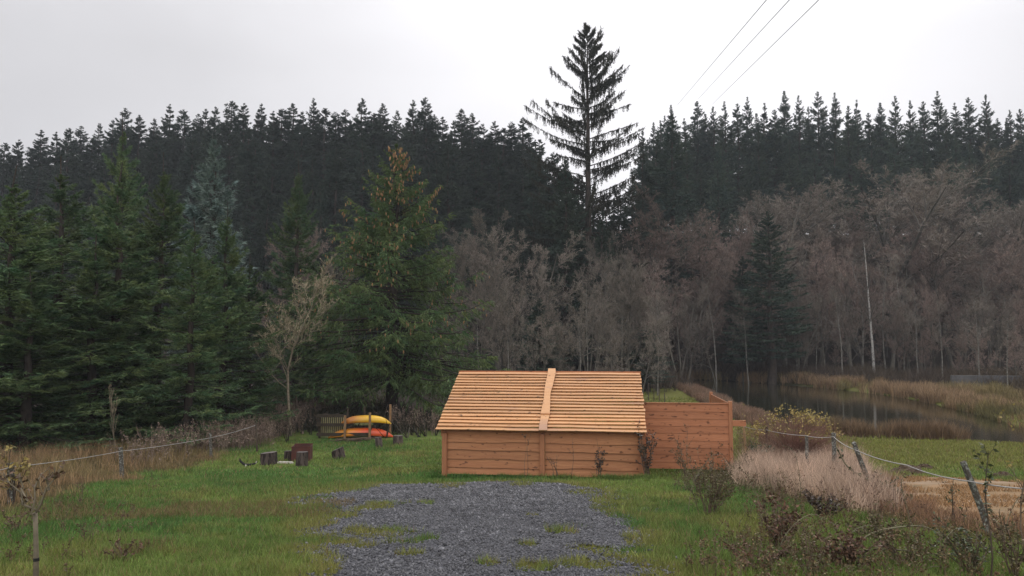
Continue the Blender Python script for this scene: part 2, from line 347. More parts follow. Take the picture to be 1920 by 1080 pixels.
def lawn_col(x, y):
    x = np.asarray(x, float); y = np.asarray(y, float)
    def lp(a, b_, t): return a * (1 - t[..., None]) + b_ * t[..., None]
    c = lp(np.broadcast_to(GREEN, x.shape + (3,)), GREEN2, ss(.3, .7, fbm(x, y, 2.6, 5)))
    c = lp(c, YEL, .6 * ss(.56, .82, fbm(x, y * .7, 1.7, 6)))
    c = c * (.72 + .56 * fbm(x, y, .38, 15))[..., None]; c = lp(c, YEL, .45 * ss(.57, .78, fbm(x, y, .55, 16)))
    dm = drive_mask(x, y); c = lp(c, YEL, .75 * ss(-1.3, -.1, dm) * ss(.25, .6, fbm(x, y, .6, 7)))
    l = ss(17, 25, y) * ss(0.42, .2, x / np.maximum(y, 1)) * 0  
    c = lp(c, np.array([.19, .19, .05]), .85 * ss(20, 24, y) * ss(4, 7, x))
    c = lp(c, BROWN, ss(0, .6, dry_mask(x, y)) * .8)
    c = lp(c, BROWN * .8, .6 * ss(.62, .8, fbm(x, y, 1.1, 9)) * ss(-2, -5, x) * ss(13, 9, y))
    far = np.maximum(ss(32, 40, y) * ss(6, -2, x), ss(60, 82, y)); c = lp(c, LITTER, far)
    return c

def build_ground():
    ys = np.concatenate([np.arange(-30, 4, 2), np.arange(4, 36, .22), np.arange(36, 100, 1.2), np.arange(100, 220, 4), np.arange(220, 900, 40)])
    xs = np.concatenate([np.arange(-900, -160, 40), np.arange(-160, -40, 4), np.arange(-40, -18, .8), np.arange(-18, 22, .22), np.arange(22, 60, 1), np.arange(60, 160, 4), np.arange(160, 901, 40)])
    X, Y = np.meshgrid(xs, ys); x = X.ravel(); y = Y.ravel(); V = np.stack([x, y, terrain(x, y)], 1)
    idx = np.arange(len(x)).reshape(X.shape); F = np.stack([idx[:-1, :-1], idx[:-1, 1:], idx[1:, 1:], idx[1:, :-1]], -1).reshape(-1, 4)
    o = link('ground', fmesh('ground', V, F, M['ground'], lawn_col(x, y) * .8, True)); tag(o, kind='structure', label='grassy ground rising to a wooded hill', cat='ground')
build_ground()
def sheet(name, mask, bbox, st, mt, lift, label, cat):
    xs = np.arange(bbox[0], bbox[1], st); ys = np.arange(bbox[2], bbox[3], st); X, Y = np.meshgrid(xs, ys)
    V = np.stack([X.ravel(), Y.ravel(), terrain(X.ravel(), Y.ravel()) + lift], 1); idx = np.arange(X.size).reshape(X.shape)
    cx = (X[:-1, :-1] + st / 2); cy = (Y[:-1, :-1] + st / 2); k = mask(cx, cy) > 0
    F = np.stack([idx[:-1, :-1], idx[:-1, 1:], idx[1:, 1:], idx[1:, :-1]], -1)[k]
    us = np.unique(F); mp_ = np.zeros(X.size, int); mp_[us] = np.arange(len(us))
    o = link(name, fmesh(name, V[us], mp_[F], mt, None, True)); tag(o, label, cat, kind='structure')
sheet('driveway', drive_mask, (-5, 4.5, 4.5, 20), .08, M['gravel'], .022, 'grey slate gravel drive with grass growing in', 'driveway')
sheet('earth_patch', earth_mask, (6, 26, 10, 23), .15, M['earth'], .03, 'orange brown patch of bare earth and straw', 'ground')
wp = [(p[0], p[1], ZW) for p in POND]
o = MB().add(wp, [tuple(range(len(wp)))]).obj('pond_water', M['water']); tag(o, 'still dark pond reflecting the trees', 'pond', kind='structure')

# ------------------------------------------------------------------ grass, gravel
def frust(x, y, mgn=.12): return np.abs(x) < y * (.676 + mgn) + 1.0
SHED_FOOT = None
def grass_lawn():
    rng = R(11); Vs = []; Cs = []
    for (y0, y1, dens, h, wd) in [(6, 10, 3600, .055, .0085), (10, 14, 2100, .055, .012), (14, 20, 1000, .055, .017), (20, 32, 380, .06, .026), (32, 55, 60, .09, .06)]:
        area = (y1 - y0) * (y1 + y0) * .8; n = int(area * dens)
        y = rng.uniform(y0, y1, n * 2); x = rng.uniform(-1, 1, n * 2) * (y1 * .8 + 1); k = frust(x, y); x = x[k][:n]; y = y[k][:n]
        clump = fbm(x, y, .22, 51); keep = (drive_mask(x, y) < rng.uniform(-.1, .06, len(x))) & (earth_mask(x, y) < rng.uniform(-.2, .3, len(x))) & (~inpoly(x, y, POND)) & (clump > rng.uniform(.1, .5, len(x)))
        if y0 >= 32: keep &= (x > 0)
        x = x[keep]; y = y[keep]; clump = clump[keep]; n = len(x)
        hh = h * (.5 + 1.1 * fbm(x, y, 1.3, 52)) * rng.uniform(.5, 1.5, n) * (.6 + clump)
        a = rng.uniform(0, 2 * np.pi, n); ln = rng.uniform(.2, .9, n)
        d = np.stack([np.cos(a) * ln, np.sin(a) * ln, np.ones(n)], 1); d = nrm(d) * hh[:, None] * 1.25
        p = np.stack([x, y, terrain(x, y) - .004], 1); V, F = blades(p, d, wd * rng.uniform(.6, 1.3, n), rng)
        c = lawn_col(x, y); c = c * rng.uniform(.75, 1.35, (n, 1)); st = rng.random(n) < .07; c[st] = STRAW * .9
        Vs.append(V); Cs.append(np.repeat(c, 3, 0))
    V = np.concatenate(Vs); o = link('grass', fmesh('grass', V, np.arange(len(V)).reshape(-1, 3), M['grass'], np.concatenate(Cs)))
    tag(o, 'short wet green lawn grass', 'grass', kind='stuff')
grass_lawn()
def gravel():
    rng = R(5); n = 150000; x = rng.uniform(-5, 4.5, n); y = 6.2 + 13.5 * rng.random(n) ** 1.25; k = (drive_mask(x, y) > -.05 + .45 * np.abs(rng.normal(0, .5, n)) * np.sign(rng.uniform(-1.6, 1, n))) & frust(x, y); x = x[k]; y = y[k]; n = len(x)
    s = rng.uniform(.006, .017, n) * (1 + .5 * ss(10, 18, y)) * np.where(rng.random(n) < .06, 1.8, 1)
    a = rng.uniform(0, 2 * np.pi, n); ux = np.stack([np.cos(a), np.sin(a), rng.normal(0, .3, n)], 1); uy = np.stack([-np.sin(a), np.cos(a), rng.normal(0, .3, n)], 1)
    p = np.stack([x, y, terrain(x, y) + .026], 1); up = np.array([0, 0, 1.])
    c0 = p + ux * s[:, None]; c1 = p + uy * s[:, None] * .7; c2 = p - ux * s[:, None] * rng.uniform(.5, 1, (n, 1)); c3 = p - uy * s[:, None] * .6
    t = up[None] * (s * rng.uniform(.35, .8, n))[:, None]
    V = np.stack([c0, c1, c2, c3, c0 + t, c1 + t * .7, c2 + t * 1.2, c3 + t], 1).reshape(-1, 3); b0 = np.arange(n)[:, None] * 8
    F = np.concatenate([b0 + np.array(q)[None] for q in [(4, 5, 6, 7), (0, 1, 5, 4), (1, 2, 6, 5), (2, 3, 7, 6), (3, 0, 4, 7)]])
    o = link('gravel', fmesh('gravel', V, F, M['stone'])); tag(o, 'loose grey slate chippings on the drive', 'gravel', kind='stuff')
gravel()
def tallgrass(name, pts, hh, cols, wd, lean, seed, label, cat, bend=.5, per=1, mt='grass'):
    """two-segment arching blades"""
    rng = R(seed); pts = np.repeat(pts, per, 0); hh = np.repeat(hh, per); cols = np.repeat(cols, per, 0); n = len(pts)
    hh = hh * rng.uniform(.45, 1.15, n); a = rng.uniform(0, 2 * np.pi, n); l = np.abs(rng.normal(0, lean, n)); h3 = np.stack([np.cos(a) * l, np.sin(a) * l, np.ones(n)], 1); h3 = nrm(h3)
    p = pts + np.stack([rng.normal(0, .04, n), rng.normal(0, .04, n), np.zeros(n)], 1)
    m1 = p + h3 * (hh * .6)[:, None]; out_ = np.stack([np.cos(a), np.sin(a), np.zeros(n)], 1)
    tip = m1 + (h3 + out_ * (bend * rng.uniform(.2, 1, n))[:, None]) * (hh * .45)[:, None]
    ww = wd * rng.uniform(.6, 1.3, n); s = nrm(np.cross(h3, rng.normal(size=(n, 3)))) * (ww * .5)[:, None]
    V = np.stack([p - s, p + s, m1 + s * .8, m1 - s * .8, tip + s * .15, tip - s * .15], 1).reshape(-1, 3); b0 = np.arange(n)[:, None] * 6
    F = np.concatenate([b0 + np.array([0, 1, 2, 3])[None], b0 + np.array([3, 2, 4, 5])[None]])
    cols = cols * rng.uniform(.65, 1.3, (n, 1)); me = fmesh(name, V, F, M[mt], np.repeat(cols, 6, 0)); o = link(name, me); return tag(o, label, cat, kind='stuff')
def sample(poly, n, seed, mgn=0):
    rng = R(seed); q = np.array([p[:2] for p in poly]); lo = q.min(0) - mgn; hi = q.max(0) + mgn; x = rng.uniform(lo[0], hi[0], n); y = rng.uniform(lo[1], hi[1], n); return x, y
# dry grass left
x, y = sample(DRYL, 60000, 61); m_ = dry_mask(x, y); k = (m_ > .1) & frust(x, y) & (y < 42) & (x < 3) & (fbm(x, y, .8, 62) > R(1).uniform(.2, .6, len(x))); x = x[k]; y = y[k]
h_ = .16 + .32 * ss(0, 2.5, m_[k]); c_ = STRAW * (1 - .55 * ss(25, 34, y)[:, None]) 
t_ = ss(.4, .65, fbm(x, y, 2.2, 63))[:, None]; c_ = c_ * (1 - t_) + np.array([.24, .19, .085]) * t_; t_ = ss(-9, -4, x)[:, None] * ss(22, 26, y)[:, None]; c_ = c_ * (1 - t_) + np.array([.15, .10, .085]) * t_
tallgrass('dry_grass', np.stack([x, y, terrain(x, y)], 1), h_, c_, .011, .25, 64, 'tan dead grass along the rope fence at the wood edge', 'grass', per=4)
# pale grass right
PALE = W([(1385, 915), (1400, 868), (1470, 846), (1560, 858), (1610, 880), (1650, 930), (1690, 968), (1600, 965), (1540, 945), (1450, 925)])
x, y = sample(PALE, 30000, 71); k = pdist(x, y, PALE) * np.where(inpoly(x, y, PALE), 1, -1) + (fbm(x, y, .8, 72) - .5) > 0; x = x[k]; y = y[k]; k = fbm(x, y, .5, 73) > R(2).uniform(.2, .6, len(x)); x = x[k][:9000]; y = y[k][:9000]
tallgrass('pale_grass', np.stack([x, y, terrain(x, y)], 1), (.10 + .80 * fbm(x, y, .8, 173)), np.array([.52, .385, .29])[None] * (.35 + 1.2 * fbm(x, y, .45, 174))[:, None], .0075, .30, 74, 'pale pinkish dead grass between the leaning posts', 'grass', per=4)
x, y = sample(DRYR, 26000, 75); k = (pdist(x, y, DRYR) * np.where(inpoly(x, y, DRYR), 1, -1) + (fbm(x, y, 1., 76) - .5) * 1.4 > 0) & frust(x, y) & (fbm(x, y, .7, 77) > R(3).uniform(.3, .75, len(x))); x = x[k]; y = y[k]
tallgrass('rough_grass', np.stack([x, y, terrain(x, y)], 1), np.full(len(x), .28), np.tile(np.array([.27, .16, .095]), (len(x), 1)), .008, .4, 78, 'brown rough grass around the leaning posts', 'grass', per=3)
x, y = sample(EARTH, 22000, 79); k = (earth_mask(x, y) > -.1) & frust(x, y) & (fbm(x, y, .9, 80) > .45); x = x[k]; y = y[k]
tallgrass('straw_stubble', np.stack([x, y, terrain(x, y) + .02], 1), np.full(len(x), .08), np.tile(np.array([.33, .20, .095]), (len(x), 1)), .014, .8, 81, 'flattened straw on the bare earth patch', 'straw', per=2)
# foreground brown tussocks left
x, y = R(82).uniform(-9, -2.8, 16000), R(83).uniform(7, 14, 16000); k = frust(x, y) & (fbm(x, y, 1.1, 9) > .6); x = x[k]; y = y[k]
tallgrass('brown_tussocks', np.stack([x, y, terrain(x, y)], 1), np.full(len(x), .11), np.tile(np.array([.19, .14, .065]), (len(x), 1)), .008, .6, 84, 'small brown tussocks in the near lawn', 'grass', per=2)
# longer green grass fringe beside the drive and by the shelter wall
x, y = R(85).uniform(-2.3, 8.5, 30000), R(86).uniform(8, 20.6, 30000); k = (drive_mask(x, y) < -.1) & (fbm(x, y, .5, 87) > .62) & (earth_mask(x, y) < 0); x = x[k]; y = y[k]
tallgrass('green_tussocks', np.stack([x, y, terrain(x, y)], 1), np.full(len(x), .12), lawn_col(x, y) * 1.15, .010, .5, 88, 'longer green grass tussocks beside the drive', 'grass', per=2)
x_ = R(89).uniform(-2.1, 3.6, 5200); y_ = 20.0 - .125 * (x_ + 1.86) - R(90).uniform(.02, .30, 5200) - .12; k = fbm(x_, y_, .3, 91) > R(92).uniform(.3, .7, 5200); x_ = x_[k]; y_ = y_[k]
tallgrass('wall_grass', np.stack([x_, y_, terrain(x_, y_)], 1), np.full(len(x_), .17), lawn_col(x_, y_) * .95, .009, .45, 93, 'long grass growing against the front of the shelter', 'grass', per=2)
# rushes round the pond
def edge_pts(line, n, off, seed, closed=False):
    rng = R(seed); q = np.array([p[:2] for p in line]); sg = q[1:] - q[:-1]; L_ = np.linalg.norm(sg, axis=1); i = rng.choice(len(sg), n, p=L_ / L_.sum()); t = rng.random(n)[:, None]
    nn = nrm(np.stack([-sg[:, 1], sg[:, 0]], 1))[i]; return q[i] + sg[i] * t + nn * rng.uniform(off[0], off[1], n)[:, None]
def rushes(name, line, n, off, h, seed, col, label, wd, per=5, lean=.22, thr=(.25, .55)):
    q = edge_pts(line, n, off, seed); x, y = q[:, 0], q[:, 1]; cl = fbm(x, y, 1.6, seed + 1); k = (cl > R(seed + 2).uniform(*thr, n)) & frust(x, y, .2); x = x[k]; y = y[k]; cl = cl[k]
    t_ = ss(.4, .7, fbm(x, y, 3, seed + 3))[:, None]; c = col[0] * (1 - t_) + col[1] * t_
    tallgrass(name, np.stack([x, y, np.maximum(terrain(x, y), ZW - .05)], 1), h * (.35 + 1.1 * cl), c, wd, lean, seed + 4, label, 'rushes', per=per)
RC = (np.array([.25, .165, .09]), np.array([.17, .15, .065]))
rushes('rushes', POND_NEAR[:6], 7000, (-.9, .6), .74, 90, (np.array([.21, .14, .085]), np.array([.13, .115, .05])), 'brown rushes on the near bank of the pond', .016, thr=(.42, .62), lean=.3)
rushes('rushes', POND_FAR[:8], 9000, (-.3, 2.5), .85, 100, (np.array([.30, .205, .12]), np.array([.24, .20, .085])), 'brown rushes on the far bank of the pond', .035, thr=(.38, .62))
rushes('rushes', POND_FAR[6:], 4000, (-.5, 2.0), .6, 110, RC, 'tall rushes at the right end of the far bank', .03)
rushes('rushes', [POND_NEAR[8], POND_NEAR[7], POND_NEAR[6], POND_NEAR[5]][::-1], 6000, (-.1, 1.7), .5, 120, (np.array([.25, .155, .105]), np.array([.22, .15, .10])), 'brown rushes on the bank behind the orange fence', .03, thr=(.05, .4))

# ------------------------------------------------------------------ trees
def conifer(seed, H, Rm, nb, m, q, t0=.05, e_top=38, e_bot=-8, droop=.18, up=.12, hang=.35, bl=.22, bw=.05, pw=.85, irr=.35, mats=('bark', 'needles'), cones=None, tr=.018, gap=0., l2k=.42, leader=0., texp=.92):
    rng = R(seed); t = t0 + (1 - t0) * ((np.arange(nb) + rng.uniform(0, 1, nb)) / nb) ** texp; t = np.minimum(t, .992)
    wh = rng.normal(0, .012, nb); t = np.clip(t + wh, t0, .993) * (1 - leader)
    az = rng.uniform(0, 2 * np.pi, nb); tt = np.clip((t - t0) / ((1 - leader) - t0), 0, 1)
    prof = (1 - tt) ** pw * (.80 + .20 * np.minimum(1, tt / .12)); L = Rm * prof * rng.uniform(1 - irr, 1 + irr * .45, nb) + .012 * Rm; bls = np.clip(L / Rm * 2.2 + .10, .22, 1)[:, None, None, None]
    if gap: L = L * (1 - gap * (vn(az * 2, t * 9, 1, seed) > .62))
    e = np.radians(e_bot + (e_top - e_bot) * tt ** 1.3 + rng.normal(0, 5, nb)); K = 6; s = np.linspace(0, 1, K)
    hz = np.stack([np.cos(az), np.sin(az), np.zeros(nb)], 1); bend = rng.normal(0, .12, nb)
    sd = np.stack([-np.sin(az), np.cos(az), np.zeros(nb)], 1)
    dz = np.tan(e)[:, None] * s - droop * (1 - .6 * tt)[:, None] * s ** 2 + up * s ** 4
    PL = np.zeros((nb, K, 3)); PL += hz[:, None] * (L[:, None] * s)[..., None] + sd[:, None] * (L[:, None] * bend[:, None] * s ** 2)[..., None]; PL[..., 2] += (t * H)[:, None] + L[:, None] * dz
    trunkp = np.array([[0, 0, -.3]] + [[rng.normal(0, .004) * H, rng.normal(0, .004) * H, H * f] for f in np.linspace(.1, 1, 9)]); tr_r = np.maximum(H * tr * (1 - np.linspace(0, 1, 10)) ** .9, .012); tr_r[0] *= 1.3
    V1, F1 = tubes(trunkp[None], tr_r[None], 7); V2, F2 = tubes(PL, (.010 * L[:, None] + .006) * (1.15 - s), 3)
    TV, TF = joinVF([(V1, F1), (V2, F2)])
    # branchlets
    u = rng.uniform(.10, 1, (nb, m)) ** .8; side = np.where(rng.random((nb, m)) < .5, -1, 1)
    fi = u * (K - 1); i0 = np.minimum(fi.astype(int), K - 2); fr = (fi - i0)[..., None]; bi = np.arange(nb)[:, None]
    B0 = PL[bi, i0] * (1 - fr) + PL[bi, i0 + 1] * fr; T = nrm(PL[bi, i0 + 1] - PL[bi, i0]); S = sd[:, None, :] * side[..., None]
    ang = rng.uniform(.5, 1.15, (nb, m))[..., None]; D = T * np.cos(ang) + S * np.sin(ang); D[..., 2] -= hang * rng.uniform(.3, 1.3, (nb, m)); D = nrm(D)
    l2 = (L[:, None] * l2k * (1.05 - .75 * u) * rng.uniform(.5, 1.2, (nb, m)) + .25 * bl * bls[:, :, 0, 0])[..., None]
    B1 = B0 + D * l2; v = rng.uniform(.05, 1, (nb, m, q))[..., None]
    N0 = B0[:, :, None] + (B1 - B0)[:, :, None] * v; ND = D[:, :, None] + rng.normal(0, .42, (nb, m, q, 3)); ND[..., 2] -= hang * .5; ND = nrm(ND) * (bl * bls * rng.uniform(.6, 1.3, (nb, m, q, 1)))
    n0 = N0.reshape(-1, 3); nd = ND.reshape(-1, 3); N_ = len(n0)
    CV, CF = blades(n0, nd, (bw * np.sqrt(bls) * rng.uniform(.6, 1.4, (nb, m, q, 1))).ravel(), rng)
    # leader shoot needles
    ln = max(30, nb // 3); z = (1 - leader - .055 * rng.random(ln) ** .8) * H; a = rng.uniform(0, 2 * np.pi, ln); p = np.stack([0 * z, 0 * z, z], 1); d = np.stack([np.cos(a), np.sin(a), np.full(ln, .8)], 1) * (bl * .32)
    CV2, CF2 = blades(p, d, np.full(ln, bw * .3), rng); CV, CF = joinVF([(CV, CF), (CV2, CF2)])
    res = [('trunk', fmesh('trunk', TV, TF, M[mats[0]], None, True)), ('crown', fmesh('crown', CV, CF, M[mats[1]]))]
    if cones:
        k = (u > .45) & (tt[:, None] > cones[0]) & (tt[:, None] < cones[1]) & (rng.random((nb, m)) < cones[2] * (.25 + tt[:, None] * 1.3)) & (vn(az[:, None] * 1.7 + 0 * u, t[:, None] * 14 + 0 * u, 1, seed + 5) > .42); p = B1[k]; n = len(p)
        if n:
            p = p + rng.normal(0, .04, p.shape); PLc = np.stack([p, p + np.array([0, 0, -.05]), p + np.array([0, 0, -.13]), p + np.array([0, 0, -.17])], 1)
            V, F = tubes(PLc, np.tile(np.array([.012, .034, .028, .006]), (n, 1)), 5); od = np.argsort(p @ np.array([-.56, .83, 0])); k_ = min(100, n - 1)
            v5 = V.reshape(n, -1, 3); nf = len(F) // n; one = F[:nf]; g0 = v5[od[0]] - p[od[0]]; me1 = fmesh('cone', g0, one, M['cones']); res += [('cone', me1, tuple(p[i])) for i in od[:k_]]
            rest = od[k_:]; V, F = tubes(PLc[rest], np.tile(np.array([.012, .034, .028, .006]), (len(rest), 1)), 5); res.append(('cones', fmesh('cones', V, F, M['cones'])))
    return res, H, Rm
def grow(PL, rad, nch, lr, ang, K, rng, up=0., wob=.12, s0=.25, s1=1.0, lpow=.5, rr=.55):
    n, k, _ = PL.shape; Lp = np.linalg.norm(np.diff(PL, axis=1), axis=2).sum(1)
    u = rng.uniform(s0, s1, (n, nch)); fi = u * (k - 1); i0 = np.minimum(fi.astype(int), k - 2); fr = (fi - i0)[..., None]; bi = np.arange(n)[:, None]
    B = PL[bi, i0] * (1 - fr) + PL[bi, i0 + 1] * fr; T = nrm(PL[bi, i0 + 1] - PL[bi, i0])
    S = nrm(np.cross(T, rng.normal(size=T.shape))); a = rng.uniform(*ang, (n, nch))[..., None]; D = T * np.cos(a) + S * np.sin(a); D[..., 2] += up; D = nrm(D)
    L = Lp[:, None] * lr * (1.1 - u * .6) * rng.uniform(.6, 1.25, (n, nch)); D = D.reshape(-1, 3); B = B.reshape(-1, 3); L = L.reshape(-1)
    C = np.empty((len(B), K, 3)); C[:, 0] = B; d = D.copy()
    for j in range(1, K):
        d = d + rng.normal(0, wob, d.shape); d[:, 2] += up * .35; d = nrm(d); C[:, j] = C[:, j - 1] + d * (L / (K - 1))[:, None]
    r0 = (rad[bi, i0] * rr).reshape(-1); rc = r0[:, None] * np.linspace(1, .35, K)[None]
    return C, rc
def baretree(seed, H, tr=.010, n1=16, n2=8, n3=7, n4=6, s0=.3, lr1=.45, ang1=(.6, 1.25), up=.09, nstem=1, mats=('barebark', 'twig'), tww=.028, wob=.10, lean=0., r3=.007, crook=.05, trunc=.90, lr=(.5, .5, .5)):
    rng = R(seed); K = 8; st = []
    for i in range(nstem):
        p = np.array([[0., 0, -.3]]); d = nrm(np.array([rng.normal(0, .04 + .06 * (nstem > 1)) + lean, rng.normal(0, .04 + .06 * (nstem > 1)), 1.])); pts = [np.array([rng.normal(0, .15) * (nstem > 1), rng.normal(0, .15) * (nstem > 1), -.3])]
        for j in range(K - 1): d = nrm(d + rng.normal(0, crook, 3) + np.array([0, 0, .03])); pts.append(pts[-1] + d * H * (1 if i == 0 else rng.uniform(.8, 1)) / (K - 1))
        st.append(pts)
    T0 = np.array(st); T0[..., 2] *= trunc; r0 = H * tr * np.linspace(1, .12, K)[None].repeat(nstem, 0) ** 1.0; r0[:, 0] *= 1.25
    L1, r1 = grow(T0, r0, n1, lr1, ang1, 6, rng, up, wob, s0, .98, rr=.42); L2, r2 = grow(L1, r1, n2, lr[0], (.4, .95), 5, rng, up, wob + .04, .15, 1)
    L3, r3_ = grow(L2, r2, n3, lr[1], (.4, 1.0), 4, rng, up * .7, wob + .06, .1, 1); 
    L4, _ = grow(L3, r3_, n4, lr[2], (.35, 1.0), 3, rng, up * .7, wob + .08, .1, 1)
    V, F = tubes(T0, r0, 7); res = [('trunk', fmesh('trunk', V, F, M[mats[0]], None, True))]
    V, F = joinVF([tubes(L1, np.maximum(r1, .012), 5), tubes(L2, np.maximum(r2, .009), 3)]); res.append(('branches', fmesh('branches', V, F, M['limb' if H > 12 else mats[0]], None, True)))
    def rib(L, w0, w1):
        n, k, _ = L.shape; ref = rng.normal(size=(n, 1, 3)); T = nrm(L[:, -1:] - L[:, :1]); S = nrm(np.cross(T, ref)); ww = np.linspace(w0, w1, k)[None, :, None] * .5
        V = np.stack([L - S * ww, L + S * ww], 2).reshape(-1, 3); idx = np.arange(n * k * 2).reshape(n, k, 2); F = np.stack([idx[:, :-1, 0], idx[:, :-1, 1], idx[:, 1:, 1], idx[:, 1:, 0]], -1).reshape(-1, 4); return V, F
    V, F = joinVF([rib(L3, r3 * 2.4, r3 * 1.5), rib(L4, tww, tww * .4)])
    res.append(('crown', fmesh('crown', V, F, M[mats[1]]))); return res, H, None
def put(name, proto, loc, H=None, Rr=None, label='', cat='tree', group=None, rz=0, sink=0.0):
    res, H0, R0 = proto; o = empty(name, loc, label, cat, group, rz); sz = (H / H0) if H else 1; sr = (Rr / R0) if (Rr and R0) else sz * (1 if not Rr else Rr)
    o.location.z -= sink; o.scale = (sr, sr, sz)
    for it in res:
        c = link(it[0], it[1], o)
        if len(it) > 2: c.location = it[2]
        if it[0] == 'cones': c['kind'] = 'stuff'
    return o
def topH(px, top, Y):
    """base point on the terrain under the pixel column px at depth Y, and height so that its top shows at row top"""
    t = P(px, top, Y); x = t[0]; z = tz(x, Y); return np.array([x, Y, z]), t[2] - z
rr = random.Random(4)
# far conifers
FARP = [conifer(200 + i, 22, 3.6, 230, 20, 6, t0=.10, e_top=34, e_bot=-12, droop=.25, up=.15, hang=.4, bl=.40, bw=.10, pw=.66 + .06 * (i % 4), irr=.45, mats=('bark', 'needles_far')) for i in range(8)]
RIDP = [conifer(220 + i, 20, 3.8, 210, 20, 6, t0=.12, e_top=46, e_bot=5, droop=.10, up=.05, hang=.1, bl=.40, bw=.085, pw=.85 + .06 * (i % 4), irr=.45, mats=('bark', 'needles_right')) for i in range(8)]
ridge_l = [(10, 268), (35, 262), (78, 243), (105, 247), (130, 240), (152, 236), (187, 231), (212, 225), (235, 203), (262, 216), (290, 222), (318, 195), (345, 205), (372, 214), (386, 204), (405, 200), (435, 190), (457, 194), (490, 194), (512, 208), (530, 204), (550, 194), (567, 209), (588, 184), (610, 203), (630, 210), (648, 205), (680, 184), (700, 212), (718, 194), (745, 207), (775, 187), (798, 183), (815, 215), (830, 219), (850, 226), (866, 204), (886, 212), (905, 232), (927, 227), (945, 240), (960, 228), (980, 221), (1003, 262)]
for i, (px, py) in enumerate(ridge_l):
    Y = rr.uniform(116, 128); b0, H = topH(px, py, Y)
    put('conifer', FARP[(i * 5) % 8], b0, H, rr.uniform(4.0, 5.6), 'dark spruce in the skyline row left of the tall lone spruce', 'tree', 'skyline spruces on the left hill', rr.uniform(0, 6.28))
for i, px in enumerate(range(40, 1060, 30)):
    px = px + rr.uniform(-14, 14); Y = rr.uniform(96, 110); py = np.interp(px, [0, 100, 300, 600, 800, 1000], [330, 290, 255, 250, 260, 290]) + rr.uniform(-10, 45); b0, H = topH(px, py, Y)
    put('conifer', FARP[(i * 3) % 8], b0, H, rr.uniform(3.5, 4.8), 'dark spruce on the left slope just below the skyline row', 'tree', 'spruces on the left slope', rr.uniform(0, 6.28))
for i, px in enumerate(range(380, 1060, 42)):
    px = px + rr.uniform(-14, 14); Y = rr.uniform(84, 92); py = np.interp(px, [380, 600, 1000], [350, 350, 370]) + rr.uniform(-25, 45); b0, H = topH(px, py, Y)
    put('conifer', FARP[(i * 7) % 8], b0, H, rr.uniform(2.6, 3.6), 'dark spruce low on the slope behind the bare trees', 'tree', 'low slope spruces', rr.uniform(0, 6.28))
ridge_r = [(1214, 262), (1238, 226), (1258, 196), (1283, 222), (1307, 190), (1322, 214), (1337, 200), (1358, 190), (1382, 194), (1401, 182), (1418, 212), (1433, 193), (1452, 206), (1470, 171), (1497, 179), (1515, 200), (1533, 171), (1565, 174), (1590, 198), (1606, 187), (1628, 212), (1650, 193), (1678, 180), (1706, 188), (1730, 190), (1757, 171), (1773, 204), (1790, 193), (1815, 183), (1848, 178), (1870, 222), (1893, 206), (1912, 204), (1935, 200), (1960, 205)]
for i, (px, py) in enumerate(ridge_r):
    Y = rr.uniform(122, 136); b0, H = topH(px, py, Y)
    put('conifer', RIDP[(i * 5) % 8], b0, H, rr.uniform(3.8, 5.0), 'blue green fir in the skyline row right of the tall lone spruce', 'tree', 'skyline firs on the right hill', rr.uniform(0, 6.28))
for i, px in enumerate(range(1215, 1960, 36)):
    px = px + rr.uniform(-14, 14); Y = rr.uniform(110, 118); py = 262 + rr.uniform(-22, 35); b0, H = topH(px, py, Y)
    put('conifer', RIDP[(i * 3 + 1) % 8], b0, H, rr.uniform(2.8, 3.9), 'blue green fir on the right slope just below the skyline row', 'tree', 'firs on the right slope', rr.uniform(0, 6.28))
for (px, py, Y, rw, lab) in [(1260, 215, 96, 5.5, 'broad dense dark fir rising directly right of the tall lone spruce'), (1345, 270, 104, 3.4, 'greener fir standing before the right slope firs'), (1440, 395, 77, 4.6, 'narrow dark green spruce among the bare trees over the pond'), (1012, 560, 58, 2.6, 'small dark spruce behind the shelter roof left of its cover board'), (1212, 610, 62, 2.4, 'small dark spruce at the right end of the shelter roof'), (1392, 480, 82, 3.4, 'dark spruce just left of the narrow dark spruce over the pond'), (1060, 300, 76, 4.2, 'dense green spruce below the tall lone spruce on its left'), (1130, 395, 74, 3.8, 'low dark spruce hugging the foot of the tall lone spruce')]:
    b0, H = topH(px, py, Y); put('conifer', RIDP[int(px) % 8], b0, H, rw, lab, 'tree', None, rr.uniform(0, 6.28))
for i, px in enumerate(range(5, 1010, 17)):
    px = px + rr.uniform(-7, 7); Y = rr.uniform(124, 134); py = np.interp(px, [p[0] for p in ridge_l], [p[1] for p in ridge_l]) + rr.uniform(16, 42); b0, H = topH(px, py, Y)
    put('conifer', FARP[(i * 3 + 2) % 8], b0, H, rr.uniform(3.6, 5.0), 'dark spruce in the rank behind the left skyline spruces', 'tree', 'second rank on the left hill', rr.uniform(0, 6.28))
for i, px in enumerate(range(1225, 1960, 19)):
    px = px + rr.uniform(-7, 7); Y = rr.uniform(134, 142); py = 205 + rr.uniform(12, 45); b0, H = topH(px, py, Y)
    put('conifer', RIDP[(i * 3 + 2) % 8], b0, H, rr.uniform(3.6, 4.8), 'blue green fir in the rank behind the right skyline firs', 'tree', 'second rank on the right hill', rr.uniform(0, 6.28))
